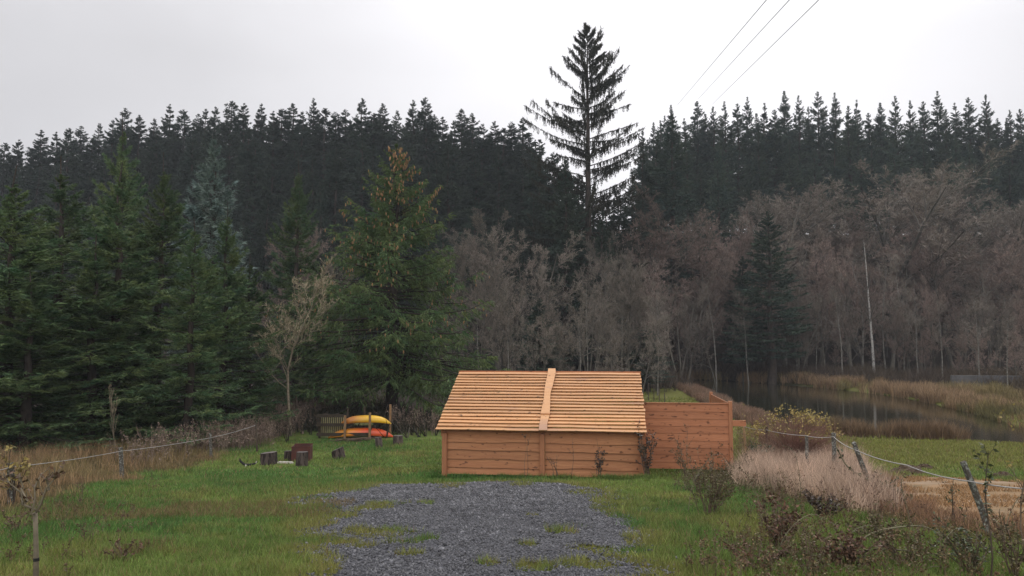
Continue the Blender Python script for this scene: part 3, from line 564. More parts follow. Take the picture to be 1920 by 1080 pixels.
for i, (px, py, Y, rw, pr) in enumerate([(1012, 262, 98, 4.8, FARP[1]), (1038, 285, 95, 4.8, FARP[4]), (1062, 300, 92, 4.6, RIDP[2]), (1085, 325, 90, 4.2, FARP[5]), (1112, 350, 86, 4.2, RIDP[4]), (1138, 368, 88, 4, FARP[7]), (1160, 358, 90, 4.4, FARP[6]), (1185, 322, 94, 4.8, RIDP[6]), (1205, 285, 98, 5, RIDP[3]), (1232, 262, 100, 5, RIDP[5])]):
    b0, H = topH(px, py, Y); put('conifer', pr, b0, H, rw, 'dark conifer crowding the foot of the tall lone spruce', 'tree', 'conifers round the foot of the tall spruce', rr.uniform(0, 6.28))
# tall lone spruce
def lone():
    rng = R(77); H = 36.0; nb = 125; t = .22 + .775 * ((np.arange(nb) + rng.random(nb)) / nb) ** .9; az = rng.uniform(0, 2 * np.pi, nb); k = rng.random(nb) < .55; az[k] = np.where(rng.random(k.sum()) < .5, 0, np.pi) + rng.normal(0, .5, k.sum())
    tt = (t - .22) / .775; L = 6.4 * np.interp(1 - tt, [0, .06, .15, .28, .38, .6, 1], [.05, .22, .52, .92, 1.12, 1.25, 1.3]) * (.42 + .60 * rng.random(nb) ** .8); e = np.radians(np.interp(tt, [0, .4, .8, 1], [4, 17, 27, 52]) + rng.normal(0, 5, nb)); K = 8; s = np.linspace(0, 1, K)
    hz = np.stack([np.cos(az), np.sin(az), 0 * az], 1); sd = np.stack([-np.sin(az), np.cos(az), 0 * az], 1); PL = hz[:, None] * (L[:, None] * s)[..., None] + sd[:, None] * (L[:, None] * rng.normal(0, .1, (nb, 1)) * s ** 2)[..., None]
    PL[..., 2] += (t * H)[:, None] + L[:, None] * (np.tan(e)[:, None] * s + rng.normal(.06, .14, nb)[:, None] * (s - s ** 2) + .03 * s ** 4 - .03 * np.sin(s * np.pi))
    tp = np.array([[rng.normal(0, .05), rng.normal(0, .05), H * f] for f in np.linspace(-.01, 1, 12)]); V, F = joinVF([tubes(tp[None], np.maximum(.55 * (1 - np.linspace(0, 1, 12)) ** .8, .03)[None], 8), tubes(PL, np.maximum(.055 * (1.1 - s)[None] * (L[:, None] / 6.4) ** .5, .02), 4)])
    tm = fmesh('trunk', V, F, M['bark'], None, True); m = 95; u = rng.uniform(.08, 1, (nb, m)); fi = u * (K - 1); i0 = np.minimum(fi.astype(int), K - 2); fr = (fi - i0)[..., None]; bi = np.arange(nb)[:, None]
    B0 = PL[bi, i0] * (1 - fr) + PL[bi, i0 + 1] * fr; cl = vn(fi * 1.4 + bi * 17, bi * 3.1 + 0 * fi, 1, 3); keep = (rng.random((nb, m)) < np.clip(L / 4 + .25, 0, 1)[:, None]) & (cl > .22)
    B0 = B0 + sd[:, None] * rng.normal(0, .12, (nb, m, 1)); ln = rng.uniform(.3, 1.0, (nb, m)) * (.45 + .75 * cl) * np.clip(L / 3.2, .35, 1)[:, None] * np.clip(1.25 - u * .6, .3, 1); D = np.stack([rng.normal(0, .14, (nb, m)), rng.normal(0, .14, (nb, m)), -np.ones((nb, m))], -1) * ln[..., None]
    p = B0[keep]; d = D[keep]; l = ln[keep]; V1, F1 = blades(p, d, l * .10 + .04, rng)
    q = 6; v = rng.random((len(p), q, 1)); pp = (p[:, None] + d[:, None] * v).reshape(-1, 3); dd = rng.normal(0, .5, (len(p), q, 3)); dd[..., 2] -= .9; dd = nrm(dd).reshape(-1, 3) * .2; V2, F2 = blades(pp, dd, np.full(len(pp), .07), rng)
    T = nrm(PL[bi, i0 + 1] - PL[bi, i0]); p3 = B0.reshape(-1, 3); d3 = (T.reshape(-1, 3) + rng.normal(0, .45, (len(p3), 3))) * .28; V3, F3 = blades(p3, d3, np.full(len(p3), .085), rng)
    V, F = joinVF([(V1, F1), (V2, F2), (V3, F3)]); return [('trunk', tm), ('crown', fmesh('crown', V, F, M['needles_dark']))], H, 6.4
b0, H = topH(1101, 50, 80); put('tall_spruce', lone(), b0, H, 6.2, 'very tall lone spruce with sparse drooping branches against white sky', 'tree')
# near spruces at left
NEARP = [conifer(300 + i, 13, 3.4, 190, 32, 9, t0=.03, e_top=42, e_bot=-8, droop=.30, up=.30, hang=.16, bl=.20, bw=.048, pw=.85, irr=.45, gap=.35, leader=.07) for i in range(4)]
BLUEP = conifer(310, 13, 2.6, 220, 20, 8, t0=.05, e_top=45, e_bot=0, droop=.2, up=.2, hang=.3, bl=.24, bw=.055, pw=.8, irr=.35, mats=('bark', 'needles_blue'))
near = [(-110, 300, 30, 3.6, 'dark spruce cut off by the left edge of the picture'), (28, 305, 27.5, 3.3, 'large green spruce at the far left above the leafy sapling'), (120, 290, 33, 3.3, 'broad spruce with a pale bare leader, second from the left edge'), (228, 300, 30, 2.6, 'green spruce directly behind the bare sapling at the rope fence'), (232, 205, 44, 2.9, 'taller dark spruce poking above the left spruce row'), (310, 282, 32, 2.5, 'slim spruce with bare leader between the bare sapling and pale grey spruce'), (365, 400, 29, 2.0, 'shorter spruce in front of the pale grey one'), (428, 372, 33, 2.1, 'olive spruce with bare leader at the right end of the left row'), (470, 470, 36, 2.2, 'dark low spruce behind the pale twiggy tree'), (562, 290, 47, 2.6, 'thin topped spruce rising out of the reddish bare tree'), (600, 480, 44, 2.6, 'dark spruce half hidden behind the big coned spruce'), (180, 430, 28.5, 2.5, 'shorter green spruce left of the bare sapling'), (60, 500, 26.5, 2.4, 'low green spruce in front of the far left row')]
for i, (px, py, Y, rw, lab) in enumerate(near):
    b0, H = topH(px, py, Y); put('spruce', NEARP[i % 4], b0, H, rw * 1.4, lab, 'tree', 'spruces of the left plantation', rr.uniform(0, 6.28), sink=.1)
b0, H = topH(402, 262, 39); put('spruce', BLUEP, b0, H, 2.9, 'pale blue grey spruce above the left plantation row', 'tree', 'spruces of the left plantation', 1.2)
# big coned spruce
b0, H = topH(742, 270, 40)
put('big_spruce', conifer(401, H, 7.1, 320, 34, 11, t0=.14, e_top=36, e_bot=-2, droop=.34, up=.26, hang=.75, bl=.20, bw=.046, pw=.98, irr=.24, texp=1.25, mats=('bark', 'needles_big'), cones=(.18, .985, .20), tr=.024, gap=.3, l2k=.36), b0, None, None, 'big conical spruce hung with brown cones behind the kayak rack', 'tree', rz=.6)
# bare trees
BARP = [baretree(500 + i, 17, n1=(26, 13, 9)[i % 3], n2=9, n3=9, n4=10, s0=.25, nstem=1 + (i % 3), tww=.018, lr1=(.46, .42, .40)[i % 3], lr=(.46, .5, .5), up=.12 + .06 * (i % 2), ang1=(.5, 1.1), trunc=.76) for i in range(5)]
REDP = [baretree(520 + i, 16, n1=26, n2=9, n3=9, n4=10, s0=.2, mats=('barebark', 'twig_red'), tww=.018, lr1=.42, lr=(.44, .5, .5), up=.14, ang1=(.45, 1.0), trunc=.78) for i in range(3)]
BIRP = baretree(530, 18, n1=20, n2=8, n3=7, n4=7, s0=.42, mats=('birch', 'twig_red'), tww=.022, lr1=.24, tr=.0125, wob=.08, crook=.018)
BIRG = baretree(531, 18, n1=20, n2=8, n3=7, n4=7, s0=.36, mats=('greybirch', 'twig'), tww=.022, lr1=.26, tr=.008, wob=.08)
SLIM = [baretree(545 + i, 15, n1=15, n2=7, n3=6, n4=5, s0=.45, mats=('greybirch', 'twig'), tww=.018, lr1=.26, tr=.0065, crook=.03) for i in range(3)]
PALP = baretree(540, 16, n1=22, n2=9, n3=7, n4=8, s0=.22, mats=('barebark', 'twig'), tww=.026, lr1=.30, lean=.06)
bare = []
for (px, py, Y) in [(868, 425, 62), (935, 372, 64), (985, 385, 66), (905, 480, 56), (1010, 440, 70)]: bare.append((px, py, Y, 0, 'purplish bare alder right of the big coned spruce', 'bare alders behind the shelter roof'))
for (px, py, Y) in [(1075, 440, 66), (1130, 420, 70), (1105, 520, 58), (1175, 470, 60), (1040, 520, 58), (1200, 560, 56)]: bare.append((px, py, Y, 0, 'grey bare alder standing below the tall lone spruce', 'bare alders below the tall spruce'))
for (px, py, Y) in [(1195, 372, 84), (1250, 400, 82), (1310, 385, 86), (1350, 410, 88), (1285, 470, 80), (1225, 480, 76)]: bare.append((px, py, Y, 1, 'reddish bare tree between the tall lone spruce and the narrow dark spruce', 'reddish bare trees at the pond head'))
for (px, py, Y) in [(1440, 325, 98), (1500, 335, 98), (1545, 345, 100), (1600, 318, 98), (1640, 292, 97), (1690, 300, 98), (1740, 318, 100), (1790, 322, 98), (1840, 330, 98), (1890, 345, 98), (1930, 345, 96), (1980, 360, 94), (1420, 380, 92)]: bare.append((px, py, Y, 0, 'rounded bare tree on the slope under the right skyline firs', 'bare trees high on the right slope'))
for (px, py, Y) in [(1470, 400, 88), (1530, 420, 90), (1585, 395, 90), (1660, 400, 88), (1715, 395, 90), (1780, 405, 88), (1850, 410, 88), (1920, 420, 84), (1970, 440, 82), (1385, 440, 84)]: bare.append((px, py, Y, 1, 'reddish brown bare tree halfway up the slope above the pond', 'bare trees on the middle of the right slope'))
for (px, py, Y) in [(880, 500, 52), (960, 520, 52), (1010, 560, 50)]: bare.append((px, py, Y, 0, 'lower grey bare tree just behind the shelter roof left half', 'low bare trees behind the shelter'))
for (px, py, Y) in [(1060, 590, 52), (1150, 580, 52), (1110, 480, 62), (1235, 545, 66), (1270, 500, 72), (1180, 500, 60)]: bare.append((px, py, Y, 0, 'lower grey bare tree just behind the shelter roof right half', 'low bare trees behind the shelter right part'))
for (px, py, Y) in [(1440, 470, 84), (1620, 460, 82), (1680, 560, 74), (1730, 600, 70), (1790, 610, 66), (1850, 600, 64), (1640, 600, 78), (1560, 600, 80), (1510, 580, 82), (1900, 600, 62), (1950, 470, 74), (1820, 440, 80)]: bare.append((px, py, Y, 1, 'brown twiggy thicket tree filling the gaps above the far bank', 'thicket trees above the far bank'))
for (px, py, Y) in [(1490, 500, 78), (1540, 470, 78), (1590, 520, 76), (1700, 490, 74), (1750, 500, 74), (1800, 520, 72), (1860, 500, 70), (1920, 530, 66), (1990, 520, 62), (1340, 510, 80), (1290, 560, 80), (1390, 560, 80)]: bare.append((px, py, Y, 2, 'slim bare tree near the far bank of the pond', 'bare trees along the far bank'))
for i, (px, py, Y, kd, lab, grp) in enumerate(bare):
    b0, H = topH(px, py, Y); H = H * (1.10 if kd < 2 else 1.0); pr = BARP[i % 5] if kd == 0 else (REDP[i % 3] if kd == 1 else (PALP, BARP[i % 5], REDP[i % 3])[i % 3]); put('bare_tree', pr, b0, H, rr.uniform(.9, 1.15) * max(H, 14) / 17, lab, 'tree', grp, rr.uniform(0, 6.28), sink=.2)
for (px, py, Y, rw, lab, pr) in [(515, 352, 58, .8, 'reddish rounded bare tree between the left spruces and the big spruce', REDP[0]), (600, 385, 60, .75, 'smaller reddish bare tree left of the big coned spruce', REDP[1]), (655, 410, 50, .6, 'tan twiggy bare tree against the left side of the big spruce', BARP[1])]:
    b0, H = topH(px, py, Y); put('bare_tree', pr, b0, H, rw, lab, 'tree', None, 1.0)
for i, (px, py, Y) in enumerate([(900, 520, 50), (955, 540, 49), (1100, 500, 54), (1085, 560, 50), (1165, 540, 52), (1230, 520, 58), (1340, 500, 76), (1400, 520, 76), (1470, 470, 80), (1575, 510, 74), (1715, 520, 70), (1760, 540, 66), (1880, 560, 58), (1830, 540, 62), (1525, 540, 78)]):
    b0, H = topH(px, py, Y); o = put('slim_tree', SLIM[i % 3], b0, H, 1.0, ('slim grey trunked bare tree behind the shelter roof' if px < 1235 else 'slim grey trunked bare tree at the edge of the far bank'), 'tree', ('slim trees behind the shelter' if px < 1235 else 'slim trees on the far bank'), rr.uniform(0, 6.28)); o.rotation_euler[1] = rr.uniform(-.08, .08)
b0 = np.array([*P(1628, 702, 76)[:2], 0]); b0[2] = tz(b0[0], 76)
for (px, py, Y, ln, lab) in [(1630, 420, 75, .0, 'birch with the brightest white trunk across the pond'), (1607, 430, 77, .05, 'grey white birch leaning just left of the brightest birch'), (1655, 450, 76, -.05, 'left one of the paired white birch trunks right of the brightest birch'), (1685, 440, 77, -.07, 'right one of the paired white birch trunks right of the brightest birch'), (1490, 430, 78, .03, 'thin pale birch beside the narrow dark spruce')]:
    b0, H = topH(px, py, Y); o = put('birch_tree', BIRP if ln == 0 else BIRG, b0, H, .8, lab, 'tree', 'birches across the pond', rr.uniform(0, 6.28)); o.rotation_euler[1] = ln
# pale twiggy tree left of big spruce
WILP = baretree(551, 9.5, n1=20, n2=7, n3=6, n4=6, s0=.30, crook=.13, mats=('sapling', 'twig_pale'), tww=.014, lr1=.36, up=.22, ang1=(.5, 1.0), tr=.0075, r3=.006)
b0 = G(545, 793); b0 = np.array([P(545, 793, 33.5)[0], 33.5, tz(P(545, 793, 33.5)[0], 33.5)]); t = P(540, 478, b0[1]); put('pale_tree', WILP, b0, t[2] - b0[2], 1.25, 'pale leafless twiggy tree with a thin crooked trunk left of the big spruce', 'tree', rz=.4)
SAPP = baretree(560, 4.2, n1=9, n2=4, n3=3, n4=2, s0=.25, mats=('sapling', 'twig_pale'), tww=.008, lr1=.45, up=.35, ang1=(.3, .6), tr=.008, r3=.005)
b0 = G(217, 866); t = P(212, 702, b0[1]); put('bare_sapling', SAPP, b0, t[2] - b0[2], .55, 'bare forked sapling standing behind the rope fence', 'sapling', rz=2.)

# ------------------------------------------------------------------ shelter
YAW = math.radians(-7.0)
FL = P(829, 888, 20.2); 
sh = empty('timber_shelter', (FL[0], FL[1], 0), 'low orange larch shelter with a sloping plank roof beside the gravel drive', 'shelter', rz=YAW)
WID, DEP, EZ, RISE, RUN = 5.25, 3.05, 1.19, 1.38, 3.22
def plank_run(mb, x0, x1, zb, zt, y, th, wav, seed, nseg=26, tilt=.0):
    """a waney-edge board standing in the XZ plane: bottom edge wavy, front face at y - th"""
    rng = R(seed); xs = np.linspace(x0, x1, nseg); w_ = wav * (vn(xs * 1.1 + seed * 3.7, 0 * xs, .9, seed) - .5) * 2 + wav * .25 * (vn(xs, 0 * xs, .2, seed + 1) - .5)
    V = []
    for i, x in enumerate(xs):
        b = zb + w_[i]; V += [(x, y - th - tilt, b), (x, y - th * .5, zt), (x, y, zt), (x, y - tilt, b)]
    F = []
    for i in range(nseg - 1):
        a = i * 4; c = a + 4; F += [(a, c, c + 1, a + 1), (a + 1, c + 1, c + 2, a + 2), (a + 2, c + 2, c + 3, a + 3), (a + 3, c + 3, c, a)]
    e = (nseg - 1) * 4; F += [(0, 1, 2, 3), (e + 3, e + 2, e + 1, e)]; mb.add(V, F)
def wall_panel(x0, x1, y, z0, z1, nb, seed, name='wall_panel', mt='wallwood', parent=None, wav=.034, tilt=.034, tf=None):
    mb = MB(); st = (z1 - z0) / nb
    for i in range(nb): plank_run(mb, x0, x1, z0 + i * st - (.02 if i else 0), z0 + (i + 1) * st + .02, y - .001 * (i % 2), .020, wav if i else .004, seed + i, tilt=tilt)
    if tf is not None: mb.v = [tf(v) for v in mb.v]
    return mb.obj(name, M[mt], parent)
MIDX = WID * .503
wall_panel(.12, MIDX - .07, .06, .03, 1.10, 5, 10, parent=sh); wall_panel(MIDX + .07, WID - .10, .06, .02, 1.10, 5, 30, parent=sh)
for x, z in ((.0, 1.10), (MIDX - .065, 1.10), (WID - .13, 1.12)): MB().box(x, x + .13, -.06, .05, -.2, z).obj('post', M['postwood'], sh, bevel=.008)
for x in (.0, MIDX - .065, WID - .13): MB().box(x, x + .13, DEP - .13, DEP, -.2, 2.42).obj('post', M['postwood'], sh, bevel=.008)
MB().box(-.05, WID + .03, .062, .10, 1.0, 1.235).obj('wall_plate', M['postwood'], sh)
# side walls: boards following the slope
for sx, nm in ((.03, 'a'), (WID - .05, 'b')):
    mb = MB()
    for i in range(12):
        z0 = .03 + i * .2; ys = max(.08, (z0 - 1.08) / .43 + .08)
        if ys < DEP - .2: mb.box(sx, sx + .02 + .002 * (i % 2), ys, DEP - .01, z0, z0 + .19)
    mb.obj('side_wall', M['wallwood'], sh)
# roof : two fields of overlapping planks
ang = math.atan2(RISE, RUN); SL = math.hypot(RISE, RUN); NR = 19
def roof_field(x0, x1, x0t, x1t, seed, sag, name='roof_planks'):
    mb = MB(); rng = R(seed); st = SL / NR
    for i in range(NR):
        s0 = i * st - (.03 if i == 0 else .02); s1 = s0 + st + .045; xs = np.linspace(0, 1, 30); w_ = .009 * (vn(xs * 4 + seed, 0 * xs + i * 5, 1, seed) - .5) * 2 + .0015 * rng.normal(0, 1, 30) + .005 * (rng.random() - .5) * (xs - .5) * 2
        lift0 = .064; lift1 = .014; th = .020; f0 = i / NR; a = x0 + (x0t - x0) * f0 + rng.normal(0, .006); b_ = x1 + (x1t - x1) * f0 + rng.normal(0, .012); V = []
        for j, u in enumerate(xs):
            x = a + (b_ - a) * u; sg = -sag * math.sin(u * math.pi)
            lo = s0 + w_[j]
            for (s, h) in ((lo, lift0), (s1, lift1), (s1, lift1 - th + .003), (lo, lift0 - th)):
                V.append((x, -.17 + s * math.cos(ang) - h * math.sin(ang), EZ - .02 + s * math.sin(ang) + h * math.cos(ang) + sg + .004 * math.sin(u * 5 + i)))
        F = []
        for j in range(29):
            p = j * 4; c = p + 4; F += [(p, c, c + 1, p + 1), (p + 1, c + 1, c + 2, p + 2), (p + 2, c + 2, c + 3, p + 3), (p + 3, c + 3, c, p)]
        F += [(0, 1, 2, 3), (119, 118, 117, 116)]; mb.add(V, F)
    return mb.obj(name, M['roofwood'], sh)
RM = MIDX + .03
roof_field(-.14, RM - .02, -.14, RM - .02, 3, .0); roof_field(RM + .02, WID + .06, RM + .02, WID + .06, 8, .0)
def cover(s0, s1, h, seed, wob):
    xs = np.linspace(s0, s1, 16); rng = R(seed); V = []
    for j, s in enumerate(xs):
        wl_ = -.10 + wob * .3 * math.sin(j * .7 + seed); wr = .11 + wob * math.sin(j * .45 + 2) + .004 * rng.normal()
        for (dx, hh) in ((wl_, h), (wr, h), (wr, h - .028), (wl_, h - .028)): V.append((RM + dx, -.17 + s * math.cos(ang) - hh * math.sin(ang), EZ - .02 + s * math.sin(ang) + hh * math.cos(ang)))
    F = []
    for j in range(15):
        p = j * 4; c = p + 4; F += [(p, p + 1, c + 1, c), (p + 1, p + 2, c + 2, c + 1), (p + 2, p + 3, c + 3, c + 2), (p + 3, p, c, c + 3)]
    F += [(3, 2, 1, 0), (60, 61, 62, 63)]; MB().add(V, F).obj('cover_board', M['roofwood'], sh)
cover(-.06, .80, .098, 1, .012); cover(.76, SL + .06, .124, 5, .03)
MB().box(-.16, WID + .08, -.17 + RUN + .0, -.17 + RUN + .03, EZ + RISE - .12, EZ + RISE + .035).obj('ridge_board', M['fencewood'], sh)
for x in np.linspace(0.0, WID - .06, 7):   # rafters
    V = []
    for xx in (x, x + .05):
        for (s, h) in ((.12, -.01), (SL - .02, -.01), (SL - .02, -.10), (.12, -.10)): V.append((xx, -.17 + s * math.cos(ang) - h * math.sin(ang), EZ - .02 + s * math.sin(ang) + h * math.cos(ang)))
    MB().add(V, [(0, 1, 2, 3), (7, 6, 5, 4), (0, 4, 5, 1), (1, 5, 6, 2), (2, 6, 7, 3), (3, 7, 4, 0)]).obj('rafter', M['postwood'], sh)
# larch screen fence to the right, with a return going back
def loc2w(x, y): c, s = math.cos(YAW), math.sin(YAW); return FL[0] + c * x - s * y, FL[1] + s * x + c * y
FX = WID + .06; fy = 1.75
fw = loc2w(FX, fy); fe = empty('screen_fence', (*fw, 0), 'tall orange larch board fence joined to the right side of the shelter', 'fence', rz=YAW)
FLN = 2.42
wall_panel(.0, FLN - .1, .0, .0, 1.78, 9, 60, 'fence_panel', 'fencewood', fe, .004, .006)
MB().box(-.02, FLN - .08, -.045, .01, 1.783, 1.805).obj('cap_rail', M['fencewood'], fe)
MB().box(FLN - .1, FLN, -.05, .07, -.2, 1.86).obj('post', M['postwood'], fe, bevel=.008)
MB().box(FLN - .1, FLN, 3.75, 3.87, -.2, 1.86).obj('post', M['postwood'], fe, bevel=.008)
mb = MB()
for i in range(9): mb.box(FLN - .07, FLN - .045 - .002 * (i % 2), .072, 3.748, .0 + i * .2, .195 + i * .2)
mb.obj('return_panel', M['fencewood'], fe)
MB().box(FLN + .0, FLN + .36, -.03, .01, 1.18, 1.34).obj('rail_stub', M['fencewood'], fe)
# pale stake
def stake(name, b_px, t_px, r, mt, label, cat='post', group=None, Y=None, sides=8, jit=.004, sq=False, top=None):
    b = G(*b_px) if Y is None else P(*b_px, Y); tp = P(*t_px, b[1]); v = tp - b; pts = [b - v * .15 * 0 + np.array([0, 0, -.15]) * 1, b + v * .33, b + v * .7, tp]
    pts = [p - b for p in pts]; rng = R(int(b_px[0])); pts = [p + rng.normal(0, .006, 3) if 0 < i < 3 else p for i, p in enumerate(pts)]
    o = MB().tube(pts, np.array([r * 1.08, r * 1.03, r, r * .92]), sides, jit=jit, seed=int(b_px[0])).obj(name, M[mt])
    o.location = tuple(b); return tag(o, label, cat, group), tp
stake('fence_post', (1400, 862), (1394, 788), .038, 'palestake', 'pale new wooden stake just right of the orange fence', 'post', 'right fence posts', sides=4, jit=0)

# ------------------------------------------------------------------ fences
posts = [((22, 948), (20, 868), .055, 'lichen', 'lichened post at the left edge behind the young forked tree', 'left fence posts'), ((229, 898), (226, 839), .055, 'lichen', 'lichen speckled grey post below the bare sapling', 'left fence posts'), ((396, 858), (394, 812), .045, 'lichen', 'dark post at the lawn edge left of the log seats', 'left fence posts'),
 ((537, 808), (537, 765), .04, 'oldwood', 'dark thin post below the pale twiggy tree', 'posts in the dead stalks'), ((556, 803), (555, 742), .035, 'oldwood', 'tall dark pole right of the pale twiggy tree', 'posts in the dead stalks'), ((582, 804), (582, 768), .04, 'oldwood', 'short dark post just left of the kayak rack', 'posts in the dead stalks'), ((501, 800), (500, 752), .035, 'oldwood', 'dark post left of the pale twiggy tree', 'posts in the dead stalks'),
 ((1437, 860), (1437, 800), .035, 'oldwood', 'thin dark crooked post nearest the orange fence', 'right fence posts'), ((1514, 900), (1512, 818), .042, 'lichen', 'slim lichened post standing in the pale grass', 'right fence posts'), ((1567, 905), (1563, 812), .055, 'lichen', 'thick upright lichened post where the rope turns down', 'right fence posts')]
for (b, t, r_, mt_, lab, grp) in posts: stake('fence_post', b, t, r_, mt_, lab, 'post', grp)
stake('leaning_post', (1643, 942), (1601, 830), .045, 'lichen', 'leaning lichened post with the rope tied near its top', 'post', 'right fence posts')
stake('leaning_post', (1862, 1010), (1806, 866), .038, 'lichen', 'leaning post at the right end beside the bare earth patch', 'post', 'right fence posts')
stake('stick', (121, 868), (124, 840), .012, 'palestake', 'thin pale stick standing in the tan grass by the rope', 'stick')
def cable(name, pts, r, mt, label, cat, sag=0, group=None, n=8, sides=5):
    Q = []
    for a, b in zip(pts[:-1], pts[1:]):
        for j in range(n): t = j / n; Q.append(a * (1 - t) + b * t - np.array([0, 0, sag * 4 * t * (1 - t)]))
    Q.append(pts[-1]); base = Q[0].copy(); o = MB().tube([q - base for q in Q], r, sides).obj(name, M[mt], smooth=True); o.location = tuple(base); return tag(o, label, cat, group)
gy = lambda px, py: G(px, py)[1]
y0, y1, y2 = gy(22, 948), gy(229, 898), gy(396, 858)
cable('fence_rope', [P(-80, 892, y0 - 1.5), P(20, 876, y0 - .06), P(226, 846, y1 - .06), P(394, 821, y2 - .06), P(480, 797, y2 + 1.5)], .008, 'rope', 'thin white rope strung along the left fence posts', 'rope', .03)
stake('fence_post', (482, 838), (480, 797), .03, 'oldwood', 'thin post in the dead stalks where the left rope ends', 'post', 'left fence posts', Y=y2 + 1.5)
ya, yb, yc, yd = gy(1400, 862), gy(1514, 900), gy(1567, 905), gy(1643, 942); ye = gy(1862, 1010)
cable('fence_rope', [P(1396, 800, ya - .05), P(1437, 806, gy(1437, 860) - .04), P(1512, 817, yb - .05), P(1563, 819, yc - .06), P(1603, 843, yd - .05), P(1700, 872, (yd + ye) / 2), P(1815, 902, ye - .06), P(2000, 918, ye - .5)], .0088, 'rope', 'white rope sagging along the right fence posts', 'rope', .035)

# ------------------------------------------------------------------ kayak rack, kayaks
b0 = G(693, 823); RY = b0[1]; ra = 0.30
rk = empty('kayak_rack', (b0[0], RY, b0[2]), 'weathered timber kayak rack with slatted end under the big spruce', 'rack', rz=0)
px2m = RY / FPX
def rl(px, dy=0): return (px - 693) * px2m + (px - 960) * dy / FPX, dy
for (px, dy, h, mt_) in [(693, 0, 1.10, 'rackpost'), (731, 1.2, 1.35, 'rackpost'), (647, 0, .98, 'rackpost'), (652, 1.2, 1.2, 'rackwood'), (600, .3, .95, 'rackwood'), (634, .6, 1.0, 'rackwood'), (683, 1.5, 1.2, 'rackwood')]:
    x, y = rl(px, dy); MB().box(x - .045, x + .045, y - .045, y + .045, -.2, h).obj('post', M[mt_], rk, bevel=.006)
for (pa, pb, dy, z, hh) in [(594, 646, -.02, .90, .10), (594, 646, -.02, .52, .10), (594, 690, -.02, .12, .10)]:
    xa, _ = rl(pa); xb, _ = rl(pb); MB().box(xa, xb, .05 + dy, .10 + dy, z, z + hh + .03).obj('rail', M['rackwood'], rk)
for z in (.42, .05):      # cross bearers the boats lie on
    for px in (693, 647): x, _ = rl(px); MB().box(x - .03, x + .03, .047, 1.35, z - .08, z).obj('bearer', M['rackwood'], rk)
mb = MB()
for i in range(12): x = rl(598)[0] + i * .086; mb.box(x, x + .04, .36, .38, -.02, .90)
mb.obj('slat_panel', M['paleslat'], rk)
mb = MB(); mb.box(rl(650)[0], rl(688)[0], 1.40, 1.43, .42, .72); mb.obj('back_board', mat('green_board', (.26, .27, .12), (.20, .22, .10), scale=4), rk)
def kayak(px0, px1, y0, y1, z, flip, ca, cb, label, wid=.36, hgt=.22):
    xa, _ = rl(px0, y0); xb, _ = rl(px1, y1); L_ = math.hypot(xb - xa, y1 - y0); n = 28; m_ = 16; V = []
    for i in range(n + 1):
        u = i / n; a = abs(2 * u - 1); w_ = wid * (1 - a ** 2.6) ** .75 + .01; h_ = hgt * (1 - .55 * a ** 3) * (1 - a ** 8 * .8) ; rk_ = .14 * a ** 2.6
        for j in range(m_):
            t = 2 * math.pi * j / m_; c, s = math.cos(t), math.sin(t); yy = w_ * math.copysign(abs(c) ** .8, c); zz = (h_ if s > 0 else h_ * .22) * math.copysign(abs(s) ** .85, s)
            V.append((L_ * (u - .5), yy, (zz - rk_) if flip else (-zz + rk_)))
    F = [(i * m_ + j, i * m_ + (j + 1) % m_, (i + 1) * m_ + (j + 1) % m_, (i + 1) * m_ + j) for i in range(n) for j in range(m_)] + [tuple(range(m_))[::-1], tuple(range(n * m_, (n + 1) * m_))]
    m = bpy.data.materials.new('kayak_plastic'); m.use_nodes = True; N = m.node_tree.nodes; b = N['Principled BSDF']; b.inputs['Roughness'].default_value = .35
    tcn = N.new('ShaderNodeTexCoord'); sx = N.new('ShaderNodeSeparateXYZ'); no = N.new('ShaderNodeTexNoise'); no.inputs['Scale'].default_value = 2; mr = N.new('ShaderNodeMapRange'); mr.inputs[1].default_value = -.35; mr.inputs[2].default_value = .45
    ad = N.new('ShaderNodeMath'); ad.operation = 'MULTIPLY_ADD'; ad.inputs[1].default_value = .5; mxn = N.new('ShaderNodeMix'); mxn.data_type = 'RGBA'; mxn.inputs[6].default_value = (*ca, 1); mxn.inputs[7].default_value = (*cb, 1); Lk = m.node_tree.links.new
    Lk(tcn.outputs['Object'], sx.inputs[0]); Lk(tcn.outputs['Object'], no.inputs['Vector']); Lk(no.outputs[0], ad.inputs[0]); Lk(sx.outputs[0], ad.inputs[2]); Lk(ad.outputs[0], mr.inputs[0]); Lk(mr.outputs[0], mxn.inputs[0]); Lk(mxn.outputs[2], b.inputs['Base Color'])
    e = empty('kayak', (b0[0] + (xa + xb) / 2, RY + (y0 + y1) / 2, b0[2] + z), label, 'kayak', 'kayaks on the rack', rz=math.atan2(y1 - y0, xb - xa))
    me = MB().add(V, F).mesh('hull', m, True); link('hull', me, e)
    # cockpit coaming and seat (underneath when the boat lies upside down)
    zc = (-.03 if flip else .03); rg = [(L_ * .16 * math.cos(a), .17 * math.sin(a), zc) for a in np.linspace(0, 2 * math.pi, 20)]
    MB().tube(rg, .018, 6, cap=False).obj('cockpit_rim', M['char'], e, True)
    MB().tube([(L_ * .44, 0, zc * 1.0), (L_ * .46, .03, zc * 2.2), (L_ * .46, -.03, zc * 2.2), (L_ * .44, 0, zc)], .008, 5).obj('grab_handle', M['char'], e)
kayak(637, 733, .30, .62, .70, True, (.42, .15, .02), (.72, .42, .02), 'orange to yellow kayak lying upside down on the upper bearers', .33, .25)
kayak(616, 738, .25, .60, .14, True, (.62, .24, .02), (.66, .09, .025), 'orange to red kayak lying upside down at the bottom of the rack', .36, .28)
